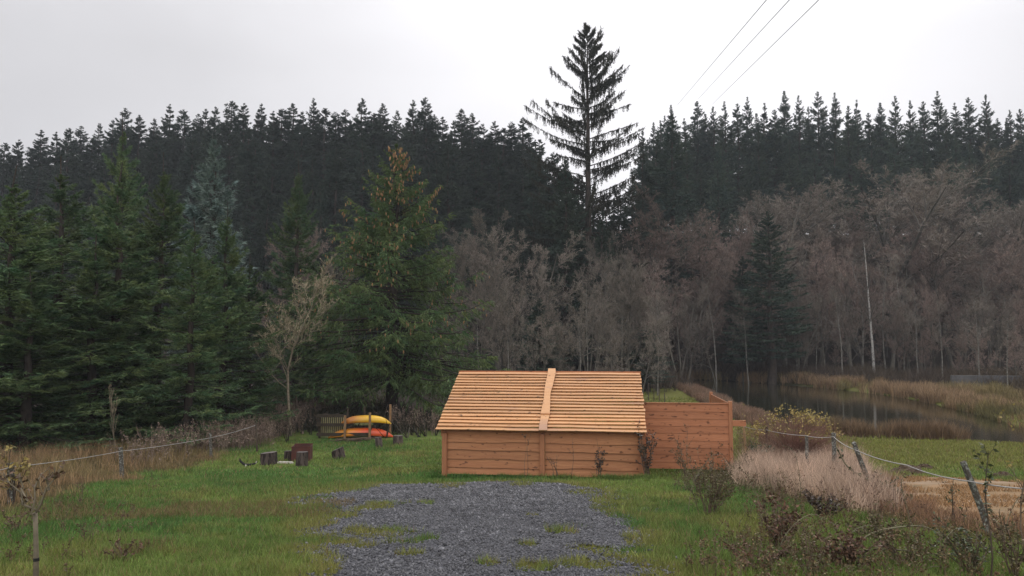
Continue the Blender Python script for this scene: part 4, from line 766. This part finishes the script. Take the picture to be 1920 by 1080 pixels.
# stick pile
rng = R(9); gp = G(655, 828); mb = MB()
for i in range(26):
    c = np.array([rng.uniform(-.6, .6), rng.uniform(-.25, .2), rng.uniform(.02, .14)]); a = rng.normal(0, .5); l = rng.uniform(.2, .55); d = np.array([math.cos(a) * l, math.sin(a) * l, rng.normal(0, .03)]); mb.tube([c - d, c + rng.normal(0, .02, 3), c + d], .014, 5)
o = mb.obj('stick_pile', M['stem']); o.location = tuple(gp); tag(o, 'heap of dead sticks on the ground in front of the kayaks', 'sticks')
# ------------------------------------------------------------------ logs
def log(px, py, wpx, hpx, label, tilt=(0, 0), cut=0., seed=1):
    b = G(px, py); s = b[1] / FPX; r_ = wpx * s / 2; h = hpx * s; rng = R(seed); n = 18; an = np.arange(n) * 2 * np.pi / n; rad = r_ * (1 + .05 * np.sin(an * 2 + seed) + rng.normal(0, .025, n))
    lv = [(-.06, 1.05), (.0, 1.06), (.3, 1.0), (.7, .98), (1.0, .97)]; V = []
    for (f, k_) in lv:
        for j in range(n): V.append((rad[j] * k_ * math.cos(an[j]), rad[j] * k_ * math.sin(an[j]), h * f + (cut * math.cos(an[j]) * r_ if f == 1.0 else 0) + rng.normal(0, .003)))
    F = [(i * n + j, i * n + (j + 1) % n, (i + 1) * n + (j + 1) % n, (i + 1) * n + j) for i in range(len(lv) - 1) for j in range(n)]; 
    e = empty('log_seat', b, label, 'log', 'log seats round the fire spot'); e.rotation_euler = (tilt[0], tilt[1], 0); MB().add(V, F + [tuple(range(n))[::-1]]).obj('bark', M['log'], e)
    T = [(v[0] * .985, v[1] * .985, v[2] + .002) for v in V[-n:]]; mb = MB(); mb.add(T + [(0, 0, h + .006)], [(j, (j + 1) % n, n) for j in range(n)]); mb.obj('cut_face', M['logcut'], e)
log(504, 869, 29, 20, 'wide dark log seat right of the charred branch', (0, -.03), .06, 1)
log(540, 864, 14, 18, 'small log half hidden behind the rusty fire box', (0, 0), 0, 2)
log(566, 873, 21, 25, 'upright log in front of the rusty fire box', (0, .03), .05, 3)
log(636, 860, 25, 18, 'log seat leaning left alone on the grass', (0, -.20), .22, 4)
log(711, 838, 14, 18, 'narrow leaning log in front of the kayaks', (0, -.10), 0, 5)
log(746, 833, 18, 16, 'pale topped log between the kayaks and the shelter', (0, 0), 0, 6)
b = G(562, 866); s = b[1] / FPX; e = empty('fire_box', (b[0], b[1] + .1, b[2]), 'square rusty brown fire box behind the upright log', 'fire pit', rz=.12)
wd, hh = 34 * s, 27 * s
MB().box(-wd / 2, wd / 2, -.015, .0, -.03, hh).obj('front_plate', M['rust'], e); MB().box(-wd / 2, wd / 2, wd - .015, wd, -.03, hh * 1.06).obj('back_plate', M['rust'], e)
for x in (-wd / 2, wd / 2 - .015): MB().box(x, x + .015, .0005, wd - .0155, -.03, hh * .99).obj('side_plate', M['rust'], e)
for z in (hh - .02,): MB().box(-wd / 2 - .012, wd / 2 + .012, -.027, -.0155, z, z + .025).obj('rim', M['rust'], e)
b = G(533, 869); o = MB().add([(-.25, -.07, 0), (.25, -.05, 0), (.28, .08, 0), (-.2, .1, 0), (-.22, -.04, .05), (.22, -.03, .07), (.24, .06, .05), (-.17, .07, .06)], [(3, 2, 1, 0), (4, 5, 6, 7), (0, 1, 5, 4), (1, 2, 6, 5), (2, 3, 7, 6), (3, 0, 4, 7)]).obj('flat_stone', M['white'], bevel=.015); o.location = tuple(b); tag(o, 'pale flat stone lying by the rusty fire box', 'stone')
b = G(463, 875); s = b[1] / FPX; e = empty('charred_branch', b, 'black charred forked branch lying left of the log seats', 'branch')
MB().tube([(-.22, 0, .24), (-.20, 0, .16), (-.08, 0, .06), (.05, .02, .05), (.22, .02, .08), (.30, 0, .13)], np.array([.012, .03, .034, .034, .028, .01]), 8, jit=.004).obj('limb', M['char'], e)
MB().tube([(-.03, -.02, .06), (-.01, -.05, .0), (.0, -.07, -.02)], .02, 6).obj('pale_fork', M['white'], e)
MB().tube([(.27, -.01, .10), (.285, -.02, .16)], .016, 6).obj('pale_tip', M['white'], e)

# ------------------------------------------------------------------ plants
def shrub(name, bpx, hpx, wpx, ns, nl, leaf, lsz, label, cat='shrub', group=None, mstem='stem', seed=1, Y=None, upr=.25, sr=.006, sub=5, curve=.25, leafrange=(.2, 1), ct=None):
    b = G(*bpx) if Y is None else P(*bpx, Y); s = b[1] / FPX; H = hpx * s; Wd = wpx * s; rng = R(seed + int(bpx[0])); K = 7; u = np.linspace(0, 1, K)
    a = rng.uniform(0, 2 * np.pi, ns); rad = Wd * np.sqrt(rng.random(ns)); hh = H * rng.uniform(.5, 1.0, ns); hh[0] = H
    ph = rng.uniform(0, 6, (ns, 1)); PL = np.zeros((ns, K, 3)); ex = u[None] ** (1 + upr * 4)
    br = .3 * rng.random((ns, 1)); ex = br + (1 - br) * u[None] ** (1 + upr * 1.5)
    PL[..., 0] = np.cos(a)[:, None] * rad[:, None] * ex + rng.normal(0, .02, (ns, 1)) + .02 * np.sin(u * 7 + ph) * H; PL[..., 1] = np.sin(a)[:, None] * rad[:, None] * ex + .02 * np.cos(u * 6 + ph) * H; PL[..., 2] = hh[:, None] * (u[None] - curve * u[None] ** 2 * (rad / Wd)[:, None]) - .03
    rd = sr * np.linspace(1.2, .4, K)[None].repeat(ns, 0); parts = [tubes(PL, rd, 5)]; src = PL
    if sub: S1, r1 = grow(PL, rd, sub, .35, (.4, .9), 5, rng, .12, .12, .2, 1, rr=.6); parts.append(tubes(S1, np.maximum(r1, .0022), 3)); src = np.concatenate([S1[:, [0, 1, 2, 3, 4]], PL[:, [2, 3, 4, 5, 6]]])
    e = empty(name, b, label, cat, group); V, F = joinVF(parts); link('stems', fmesh('stems', V, F, M[mstem], None, True), e)
    if nl:
        i = rng.integers(0, len(src), nl); k = rng.uniform(leafrange[0], leafrange[1], nl) * 3.999; k0 = k.astype(int); f = (k - k0)[:, None]; p = src[i, k0] * (1 - f) + src[i, k0 + 1] * f; d = rng.normal(size=(nl, 3)); d[:, 2] = d[:, 2] * .6 - .2; d = nrm(d) * (lsz * rng.uniform(.6, 1.3, (nl, 1)))
        V, F = leaves(p, d, np.full(nl, lsz * .6), rng); link('leaves', fmesh('leaves', V, F, M[leaf]), e)
    return e
# climbers by the shelter
YS = 19.75
shrub('climber', (985, 889), 95, 10, 2, 26, 'leaf_dark', .05, 'thin bare climber in front of the left wall bay', 'plant', 'climbers along the shelter front', Y=19.3, seed=1, upr=.1, sub=2)
shrub('climber', (1045, 890), 48, 20, 4, 40, 'leaf_brown', .04, 'short wispy plant beside the middle shelter post', 'plant', 'climbers along the shelter front', Y=19.3, seed=2, sub=3)
shrub('climber', (1071, 889), 82, 4, 1, 10, 'leaf_dark', .04, 'single bare upright stem right of the middle post', 'plant', 'climbers along the shelter front', Y=19.3, seed=3, sub=1, upr=.1)
shrub('climber', (1124, 892), 62, 15, 6, 240, 'leaf_dark', .055, 'dark leaved climber on the right wall bay', 'plant', 'climbers along the shelter front', Y=19.3, seed=4, sub=4, sr=.008)
shrub('climber', (1121, 892), 90, 3, 1, 0, 'leaf_dark', .05, 'pale bare cane behind the dark leaved climber', 'plant', 'climbers along the shelter front', Y=19.3, seed=14, sub=0, upr=.1)
shrub('climber', (1212, 893), 112, 20, 9, 620, 'leaf_dark', .055, 'tall dark leaved climber at the right corner of the shelter', 'plant', 'climbers along the shelter front', Y=19.3, seed=5, sub=5, sr=.010, upr=.1)
shrub('shrub', (1290, 905), 110, 34, 8, 420, 'leaf_olive', .035, 'wispy olive shrub before the left half of the orange fence', 'shrub', None, seed=6, sub=6)
shrub('shrub', (1330, 965), 128, 52, 22, 1500, 'leaf_olive', .034, 'olive twiggy bush standing alone right of the drive', 'shrub', None, seed=7, sub=8, upr=.12)
shrub('shrub', (1385, 898), 60, 46, 16, 900, 'leaf_olive', .036, 'low olive bush under the right end of the orange fence', 'shrub', None, seed=8, sub=6)
shrub('shrub', (1345, 888), 95, 22, 8, 160, 'leaf_olive', .05, 'sparse shrub with pale green tips at the fence end', 'shrub', None, seed=9, sub=5)
shrub('bramble_clump', (1422, 868), 62, 32, 18, 700, 'leaf_green', .05, 'dark bramble thicket behind the pale new stake', 'bramble', None, seed=10, sub=6, curve=.5)
# reddish mound with yellow leaves
mb_b = G(1495, 868)
e = shrub('yellow_shrub', (1490, 862), 92, 95, 420, 0, 'leaf_yellow', .05, 'wide reddish stemmed shrub topped with yellow leaves beside the pond', 'shrub', None, mstem='stem_red', seed=11, sub=5, upr=.05, sr=.006, curve=.35)
rng = R(12); s = G(1490, 862)[1] / FPX; n = 1500; a = rng.uniform(0, 2 * np.pi, n); q = rng.uniform(.0, 1, n); Wd = 92 * s; H = 90 * s; rad = Wd * np.sqrt(q); hz = H * (.96 - .45 * q ** 1.5) * (.78 + .4 * vn(a * 2.5, q * 3, 1, 19)) + rng.normal(0, .07, n); kk = vn(a * 5, q * 8, 1, 9) > .45; p = np.stack([np.cos(a) * rad, np.sin(a) * rad * .8, hz], 1)[kk]; d = nrm(rng.normal(size=p.shape)) * .075; V, F = leaves(p, d, np.full(len(p), .05), rng); link('leaves', fmesh('leaves', V, F, M['leaf_yellow']), e)
shrub('yellow_shrub', (1395, 850), 98, 16, 3, 70, 'leaf_yellow', .06, 'thin shoot with yellow leaves above the pale new stake', 'shrub', None, seed=13, sub=3)
# foreground right bushes
for (bp, h, w_, ns, nl, lf, ls, lab, sd) in [((1462, 1035), 125, 48, 14, 520, 'leaf_brown', .05, 'brown leaved bush right of the lone olive bush', 21), ((1548, 975), 62, 36, 16, 620, 'leaf_dark', .05, 'round dark red leaved bush below the slim lichened post', 22), ((1590, 1068), 90, 60, 20, 800, 'leaf_brown', .045, 'reddish brown bush low in the near right grass', 23), ((1640, 1010), 60, 60, 18, 600, 'leaf_olive', .035, 'low olive brush before the leaning lichened post', 24), ((1420, 1075), 70, 60, 16, 320, 'leaf_brown', .04, 'scrubby brown plant at the bottom edge right of the drive', 25), ((1700, 1060), 95, 70, 16, 420, 'leaf_olive', .035, 'tangled thin shrub under the arching bramble stems', 26), ((1830, 1075), 120, 80, 18, 420, 'leaf_green', .035, 'loose green brush below the far right leaning post', 27), ((1905, 1085), 140, 60, 14, 420, 'leaf_olive', .04, 'bushy scrub in the bottom right corner', 28), ((1520, 1085), 95, 55, 14, 260, 'leaf_olive', .035, 'thin stemmed plant between the brown bush and the arching stems', 29)]:
    shrub('bush', bp, h, w_, ns, nl, lf, ls, lab, 'bush', None, seed=sd, sub=7, sr=.006)
shrub('tall_weed', (1858, 1090), 300, 8, 1, 60, 'leaf_green', .05, 'tall thin stem rising in front of the far right leaning post', 'plant', None, seed=31, sub=6, upr=.05, sr=.008, mstem='oldwood')
shrub('tall_weed', (1790, 1000), 120, 14, 2, 40, 'leaf_green', .04, 'thin dark stem left of the far right leaning post', 'plant', None, seed=32, sub=5, upr=.05, sr=.006, mstem='oldwood')
shrub('tall_weed', (1925, 1040), 420, 26, 3, 60, 'leaf_yellow', .05, 'tall twig with pale leaves entering at the right edge', 'plant', None, seed=33, sub=5, upr=.2, sr=.009)
def arch(pts, Y, r, label, leaf=None, nl=0, ls=.05, seed=1, mt='arch', name='bramble'):
    rng = R(seed); Q = [P(p[0], p[1], (Y if np.ndim(Y) == 0 else Y[i])) for i, p in enumerate(pts)]; Q = np.array(Q); t = np.linspace(0, len(Q) - 1, len(Q) * 5)
    # Catmull-Rom
    E = np.vstack([2 * Q[0] - Q[1], Q, 2 * Q[-1] - Q[-2]]); C = []
    for v in t:
        i = min(int(v), len(Q) - 2); f = v - i; a, b_, c, d = E[i], E[i + 1], E[i + 2], E[i + 3]; C.append(.5 * (2 * b_ + (c - a) * f + (2 * a - 5 * b_ + 4 * c - d) * f * f + (3 * b_ - a - 3 * c + d) * f ** 3))
    C = np.array(C); base = C[0].copy(); C = C - base; rd = np.linspace(r, r * .45, len(C)); e = empty(name, base, label, 'bramble'); MB().tube(C, rd, 6).obj('stem', M[mt], e, True)
    S, r1 = grow(C[None], rd[None], 8, .12, (.5, 1.1), 4, rng, .05, .1, .1, 1, rr=.6); V, F = tubes(S, np.maximum(r1, .002), 3); link('side_shoots', fmesh('side_shoots', V, F, M[mt]), e)
    if nl:
        src = np.concatenate([C, S.reshape(-1, 3)]); p = src[rng.integers(0, len(src), nl)] + rng.normal(0, ls * .5, (nl, 3)); d = nrm(rng.normal(size=(nl, 3))) * ls; V, F = leaves(p, d, np.full(nl, ls * .65), rng); link('leaves', fmesh('leaves', V, F, M[leaf]), e)
g1 = gy(1643, 942)
arch([(1568, 838), (1592, 878), (1640, 905), (1672, 915), (1710, 938), (1745, 972), (1765, 1000)], g1 - .4, .012, 'leafy dark bramble shoot slanting down from the thick post', 'leaf_green', 230, .07, 41)
arch([(1602, 1022), (1640, 998), (1690, 988), (1735, 988), (1765, 1010), (1768, 1060)], 8.8, .011, 'pale arching bramble stem low in the near right', 'leaf_olive', 40, .04, 42)
arch([(1760, 1040), (1778, 1005), (1800, 990), (1835, 1010), (1860, 1060)], 8.4, .010, 'arching bramble stem at the foot of the far right leaning post', 'leaf_olive', 40, .04, 43)
arch([(1640, 1030), (1700, 1032), (1765, 1040), (1830, 1042), (1880, 1075)], 8.2, .009, 'nearly level bramble stem in the bottom right', 'leaf_green', 50, .035, 44)
arch([(1715, 1085), (1750, 1062), (1790, 1078), (1800, 1100)], 7.8, .009, 'small hooped bramble stem at the bottom right edge', None, 0, .04, 45)
arch([(1762, 1055), (1768, 1030), (1764, 1080), (1772, 1120)], 8.2, .014, 'thick upright bramble stump in the near right grass', None, 0, .04, 46)
for i, (q, lab) in enumerate([([(1450, 1060), (1475, 1000), (1520, 965), (1570, 985)], 'thin arching cane over the brown leaved bush'), ([(1560, 1070), (1585, 1010), (1630, 985), (1670, 1010)], 'thin arching cane beside the reddish brown bush'), ([(1890, 1080), (1885, 1000), (1905, 940), (1940, 920)], 'bent cane climbing at the right edge'), ([(1500, 960), (1500, 900), (1490, 850), (1470, 835)], 'thin dark cane leaning in the pale grass'), ([(1720, 1020), (1700, 950), (1690, 905), (1700, 890)], 'thin dark cane before the bare earth patch'), ([(1290, 960), (1300, 905), (1330, 860), (1345, 850)], 'bent pale cane in front of the orange fence'), ([(1430, 990), (1420, 930), (1400, 890), (1385, 880)], 'thin bent cane between the olive bush and pale grass')]):
    arch(q, (8.6, 8.3, 8.6, 14, 10, 12, 10.5)[i], .006, lab, 'leaf_brown', 34, .036, 60 + i)
# left foreground young tree
b = P(68, 1100, 6.9); g0 = tz(b[0], 6.9); e = empty('young_tree', (b[0], 6.9, g0), 'young forked leafless tree with a straight trunk at the bottom left', 'tree')
def LP(px, py, dy=0): q = P(px, py, 6.9 + dy); return (q[0] - b[0], q[1] - 6.9, q[2] - g0)
MB().tube([(0, 0, -.1), LP(68, 1040), LP(67, 1000), LP(66, 962)], np.array([.026, .023, .021, .020]), 8).obj('trunk', M['sapling'], e, True)
MB().tube([LP(68, 1052), LP(68, 1046)], .026, 8).obj('tie', M['char'], e)
lim = [[(66, 962), (52, 942), (38, 925), (20, 905), (8, 885)], [(66, 962), (67, 935), (68, 912), (66, 890)], [(66, 962), (78, 945), (88, 915), (104, 898), (116, 878)], [(50, 940), (40, 915), (36, 890)], [(86, 920), (86, 900), (100, 885)]]
rng = R(3); Q = np.array([[LP(*l[min(int(v), len(l) - 1)], .0) for v in np.linspace(0, len(l) - 1, 5)] for l in lim]); Q[..., 1] += rng.normal(0, .03, Q.shape[:2]); rd = np.linspace(.012, .004, 5)[None].repeat(len(Q), 0)
S, r1 = grow(Q, rd, 6, .35, (.4, .9), 5, rng, .12, .12, .2, 1, rr=.5); V, F = joinVF([tubes(Q, rd, 6), tubes(S, np.maximum(r1, .003), 4)]); link('branches', fmesh('branches', V, F, M['sapling'], None, True), e)
n = 90; p = S.reshape(-1, 3)[rng.integers(0, S.size // 3, n)]; d = nrm(rng.normal(size=(n, 3))) * .045; V, F = leaves(p, d, np.full(n, .03), rng); link('leaves', fmesh('leaves', V, F, M['leaf_brown']), e)
shrub('leafy_sapling', (22, 948), 122, 30, 5, 150, 'leaf_yellow', .085, 'small sapling with drooping yellow green leaves at the left edge', 'sapling', None, seed=34, sub=5, upr=.3, sr=.012, mstem='oldwood', leafrange=(.5, 1))
for (bp, h, w_, ns, nl, lab, sd) in [((165, 1020), 70, 26, 7, 30, 'taller cluster of dead flower stalks in the left lawn', 51), ((118, 1000), 48, 12, 3, 12, 'small pair of dead stalks right of the young tree', 52), ((228, 1050), 62, 40, 10, 120, 'sprawling brown dead plant low in the left lawn', 53), ((225, 985), 42, 8, 2, 8, 'lone thin dead stalk near the top of the left lawn', 54), ((150, 950), 60, 14, 4, 30, 'dead stalks at the edge of the tan grass', 55), ((30, 1000), 60, 40, 12, 160, 'brown dead bracken left of the young tree trunk', 56), ((285, 925), 60, 16, 3, 10, 'curved dead stem below the lichen speckled post', 57)]:
    shrub('dead_plant', bp, h, w_, ns, nl, 'leaf_brown', .035, lab, 'dead plant', None, seed=sd, sub=4, sr=.004, upr=.2)
# dead dock and willowherb stalks along the wood edge (stuff)
rng = R(66); q = []
for (a, b_, n) in [((400, 850), (480, 830), 260), ((440, 838), (560, 800), 520), ((480, 792), (600, 780), 420), ((560, 776), (720, 774), 460), ((250, 872), (400, 835), 180), ((740, 800), (830, 815), 160)]:
    A, B = G(*a), G(*b_); t = rng.random(n)[:, None]; q.append(A[None, :2] * (1 - t) + B[None, :2] * t + rng.normal(0, .55, (n, 2)))
q = np.concatenate(q); z = terrain(q[:, 0], q[:, 1]); n = len(q); K = 5; u = np.linspace(0, 1, K); hh = rng.uniform(.35, 1.1, n) ; PL = np.zeros((n, K, 3)); PL[..., 0] = q[:, :1] + rng.normal(0, .09, (n, 1)) * u ** 2 * 2; PL[..., 1] = q[:, 1:] + rng.normal(0, .09, (n, 1)) * u ** 2 * 2; PL[..., 2] = z[:, None] + hh[:, None] * u
rd = .006 * np.linspace(1, .5, K)[None].repeat(n, 0); S, r1 = grow(PL, rd, 5, .22, (.3, .7), 3, rng, .2, .1, .5, 1); V1 = tubes(PL, rd, 3); V2 = tubes(S, np.maximum(r1, .003), 3)
m_ = 9; i = np.repeat(np.arange(n), m_); k = rng.uniform(.4, 1, n * m_) * (K - 1.001); k0 = k.astype(int); f = (k - k0)[:, None]; p = PL[i, k0] * (1 - f) + PL[i, k0 + 1] * f + rng.normal(0, .035, (n * m_, 3)); d = nrm(rng.normal(size=p.shape)) * .065; V3 = leaves(p, d, np.full(len(p), .035), rng)
V, F = joinVF([V1, V2, V3]); me = fmesh('dead_stalks', V, F, mat('dead_stalk', (.145, .10, .08), (.26, .20, .15), scale=1.5, isl=.45, rough=.9)); tag(link('dead_stalks', me), 'purplish brown dead stalks along the wood edge', 'undergrowth', kind='stuff')
def weeds(name, poly, n, hh, cols, lf, ls, seed, label, lean=.25, kids=5):
    rng = R(seed); x, y = sample(poly, n * 3, seed); k = (pdist(x, y, poly) * np.where(inpoly(x, y, poly), 1, -1) + (fbm(x, y, .9, seed) - .5) * 1.2 > 0) & frust(x, y) & (fbm(x, y, .6, seed + 1) > rng.uniform(.25, .65, len(x))); x = x[k][:n]; y = y[k][:n]; n = len(x)
    K = 6; u = np.linspace(0, 1, K); h_ = hh * rng.uniform(.35, 1.1, n) * (.6 + .8 * fbm(x, y, 1, seed + 3)); a = rng.uniform(0, 6.28, n); l = np.abs(rng.normal(0, lean, n)) * h_; PL = np.zeros((n, K, 3))
    PL[..., 0] = x[:, None] + (np.cos(a) * l)[:, None] * u ** 1.6; PL[..., 1] = y[:, None] + (np.sin(a) * l)[:, None] * u ** 1.6; PL[..., 2] = terrain(x, y)[:, None] + h_[:, None] * (u - .18 * u ** 2); rd = .0038 * np.linspace(1, .4, K)[None].repeat(n, 0)
    S, r1 = grow(PL, rd, kids, .4, (.4, 1.0), 4, rng, .05, .14, .25, 1); V1 = tubes(PL, rd, 3); V2 = tubes(S, np.maximum(r1, .0018), 3); src = np.concatenate([S.reshape(-1, 3), PL[:, 2:].reshape(-1, 3)]); nl = int(n * lf); p = src[rng.integers(0, len(src), nl)]; d = nrm(rng.normal(size=p.shape)) * (ls * rng.uniform(.5, 1.2, (nl, 1))); V3 = leaves(p, d, np.full(nl, ls * .6), rng)
    V, F = joinVF([V1, V2, V3]); ncs = len(V1[0]) + len(V2[0]); c = np.empty((len(V), 3)); c[:ncs] = cols[0]; w_ = rng.integers(1, len(cols), nl); c[ncs:] = np.repeat(np.array(cols)[w_], 4, 0); tag(link(name, fmesh(name, V, F, M['grass'], c)), label, 'weeds', kind='stuff')
WEED = W([(1330, 1120), (1370, 1030), (1400, 960), (1440, 925), (1520, 930), (1600, 965), (1700, 1000), (1850, 1010), (2000, 1020), (2100, 1140)])
weeds('weeds', WEED, 700, .40, [(.19, .15, .09), (.16, .10, .05), (.10, .12, .04), (.11, .06, .04), (.20, .15, .07)], 16, .032, 150, 'tangled brown and olive weeds in the near right grass')
weeds('weeds', W([(1270, 920), (1300, 880), (1420, 868), (1500, 900), (1440, 940), (1330, 930)]), 520, .40, [(.15, .12, .075), (.10, .10, .04), (.14, .09, .05), (.16, .15, .07)], 14, .034, 160, 'wispy weeds below the orange fence')
weeds('weeds', W([(1450, 960), (1480, 870), (1620, 880), (1700, 960), (1900, 1000), (1900, 1020), (1640, 1000)]), 380, .55, [(.17, .10, .07), (.10, .05, .035), (.13, .08, .05)], 10, .034, 170, 'dark dead stems through the pale grass', .35)
weeds('weeds', W([(-60, 1060), (0, 960), (150, 930), (260, 960), (300, 1060), (200, 1110)]), 260, .22, [(.15, .11, .07), (.12, .08, .045), (.16, .12, .06)], 8, .03, 180, 'thin dead weeds in the near left lawn')
weeds('weeds', W([(1385, 885), (1380, 820), (1440, 790), (1560, 800), (1600, 850), (1500, 870)]), 900, .75, [(.24, .125, .095), (.19, .11, .08), (.13, .10, .06), (.22, .16, .09)], 8, .045, 190, 'reddish stems and brambles around the yellow leaved shrub')
# dark undergrowth at the foot of the woods
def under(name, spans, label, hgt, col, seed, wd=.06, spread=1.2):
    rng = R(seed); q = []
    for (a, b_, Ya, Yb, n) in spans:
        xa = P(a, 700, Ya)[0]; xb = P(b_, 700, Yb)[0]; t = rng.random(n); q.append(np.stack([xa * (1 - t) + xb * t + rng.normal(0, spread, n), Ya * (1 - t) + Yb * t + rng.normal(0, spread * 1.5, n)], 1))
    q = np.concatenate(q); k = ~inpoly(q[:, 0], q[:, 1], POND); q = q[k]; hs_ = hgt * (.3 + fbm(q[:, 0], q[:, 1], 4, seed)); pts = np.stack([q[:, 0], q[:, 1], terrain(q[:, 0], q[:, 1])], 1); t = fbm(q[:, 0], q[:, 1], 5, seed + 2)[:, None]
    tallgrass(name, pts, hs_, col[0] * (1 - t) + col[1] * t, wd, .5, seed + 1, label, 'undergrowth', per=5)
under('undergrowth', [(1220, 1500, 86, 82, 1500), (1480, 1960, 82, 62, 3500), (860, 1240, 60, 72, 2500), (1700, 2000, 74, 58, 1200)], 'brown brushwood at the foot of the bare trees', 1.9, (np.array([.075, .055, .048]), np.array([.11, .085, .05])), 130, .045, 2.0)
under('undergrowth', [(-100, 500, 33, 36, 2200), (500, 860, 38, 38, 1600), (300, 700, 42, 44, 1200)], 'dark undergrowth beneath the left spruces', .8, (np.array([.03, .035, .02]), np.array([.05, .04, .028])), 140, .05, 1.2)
# low concrete wall by the pond
a = P(1785, 720, 62); z = tz(a[0], 62); c = P(1908, 720, 62)
o = MB().box(0, c[0] - a[0], 0, .3, -.8, 1.0).obj('low_wall', M['concrete'], bevel=.02); o.location = (a[0], 62, P(1790, 704, 62)[2] - 1.0); o.rotation_euler = (0, 0, -.12); tag(o, 'low grey concrete wall behind the far bank rushes', 'wall')
rushes('rushes', [P(1950, 700, 52), P(1750, 700, 57)], 1500, (-2.5, 2.5), .95, 125, (np.array([.25, .18, .10]), np.array([.20, .17, .07])), 'brown rushes in front of the low concrete wall', .04)
# thin stakes on the green strip behind the fence
for i, (px, py, h) in enumerate([(1216, 752, 34), (1226, 752, 30), (1236, 753, 24), (1246, 755, 18), (1212, 730, 20), (1222, 728, 18)]):
    bb = G(px, py); s = bb[1] / FPX; o = MB().tube([(0, 0, -.1), (.01, 0, h * s * .5), (0, 0, h * s)], .03, 6).obj('thin_stake', M['oldwood']); o.location = tuple(bb); tag(o, 'thin dark stake on the green strip between the shelter roof and pond', 'stake', 'stakes behind the orange fence')
# molehills
for (px, py, w_, lab) in [(1702, 886, 40, 'biggest dark molehill beside the rope over the bare earth edge'), (1734, 877, 22, 'flat molehill right of the biggest one'), (1645, 886, 12, 'tiny molehill left of the biggest one'), (1882, 895, 30, 'low molehill near the right end of the rope'), (1835, 875, 14, 'small molehill by the top of the far right leaning post')]:
    bb = G(px, py); s = bb[1] / FPX; r_ = w_ * s * .75; rng = R(px); n = 16; V = []; rings = 6
    for i in range(rings):
        f = i / rings
        for j in range(n): t = j * 2 * math.pi / n; rr_ = r_ * (1 - f) ** .7 * (1 + rng.normal(0, .12)); V.append((rr_ * math.cos(t), rr_ * math.sin(t), r_ * .55 * f ** .8 - .02 + rng.normal(0, r_ * .05)))
    F = [(i * n + j, i * n + (j + 1) % n, (i + 1) * n + (j + 1) % n, (i + 1) * n + j) for i in range(rings - 1) for j in range(n)] + [tuple(range((rings - 1) * n, rings * n))]
    o = MB().add(V, F).obj('molehill', M['soil']); o.location = tuple(bb); tag(o, lab, 'molehill', 'molehills on the paddock')
# power lines
for (a, b_, lab) in [((1437, 0), (1270, 197), 'leftmost of the three power lines crossing the sky'), ((1480, 0), (1308, 187), 'middle one of the three power lines crossing the sky'), ((1535, 0), (1334, 197), 'rightmost of the three power lines crossing the sky')]:
    ex = ((a[0] - b_[0]) / (b_[1] - a[1]) * 160 + a[0], -160); cable('power_line', [P(*ex, 40), P(*a, 52), P(*b_, 175)], .034, 'wire', lab, 'power line', 0, 'power lines in the sky', n=6)

# ------------------------------------------------------------------ haze
m = bpy.data.materials.new('haze'); m.use_nodes = True; N = m.node_tree.nodes; N.clear(); oo = N.new('ShaderNodeOutputMaterial'); pv = N.new('ShaderNodeVolumePrincipled')
pv.inputs['Color'].default_value = (.86, .92, 1.0, 1); pv.inputs['Density'].default_value = .0004; pv.inputs['Anisotropy'].default_value = 0.0; m.node_tree.links.new(pv.outputs[0], oo.inputs['Volume'])
o = MB().box(-905, 905, -40, 905, -60, 130).obj('haze', m); tag(o, kind='stuff')
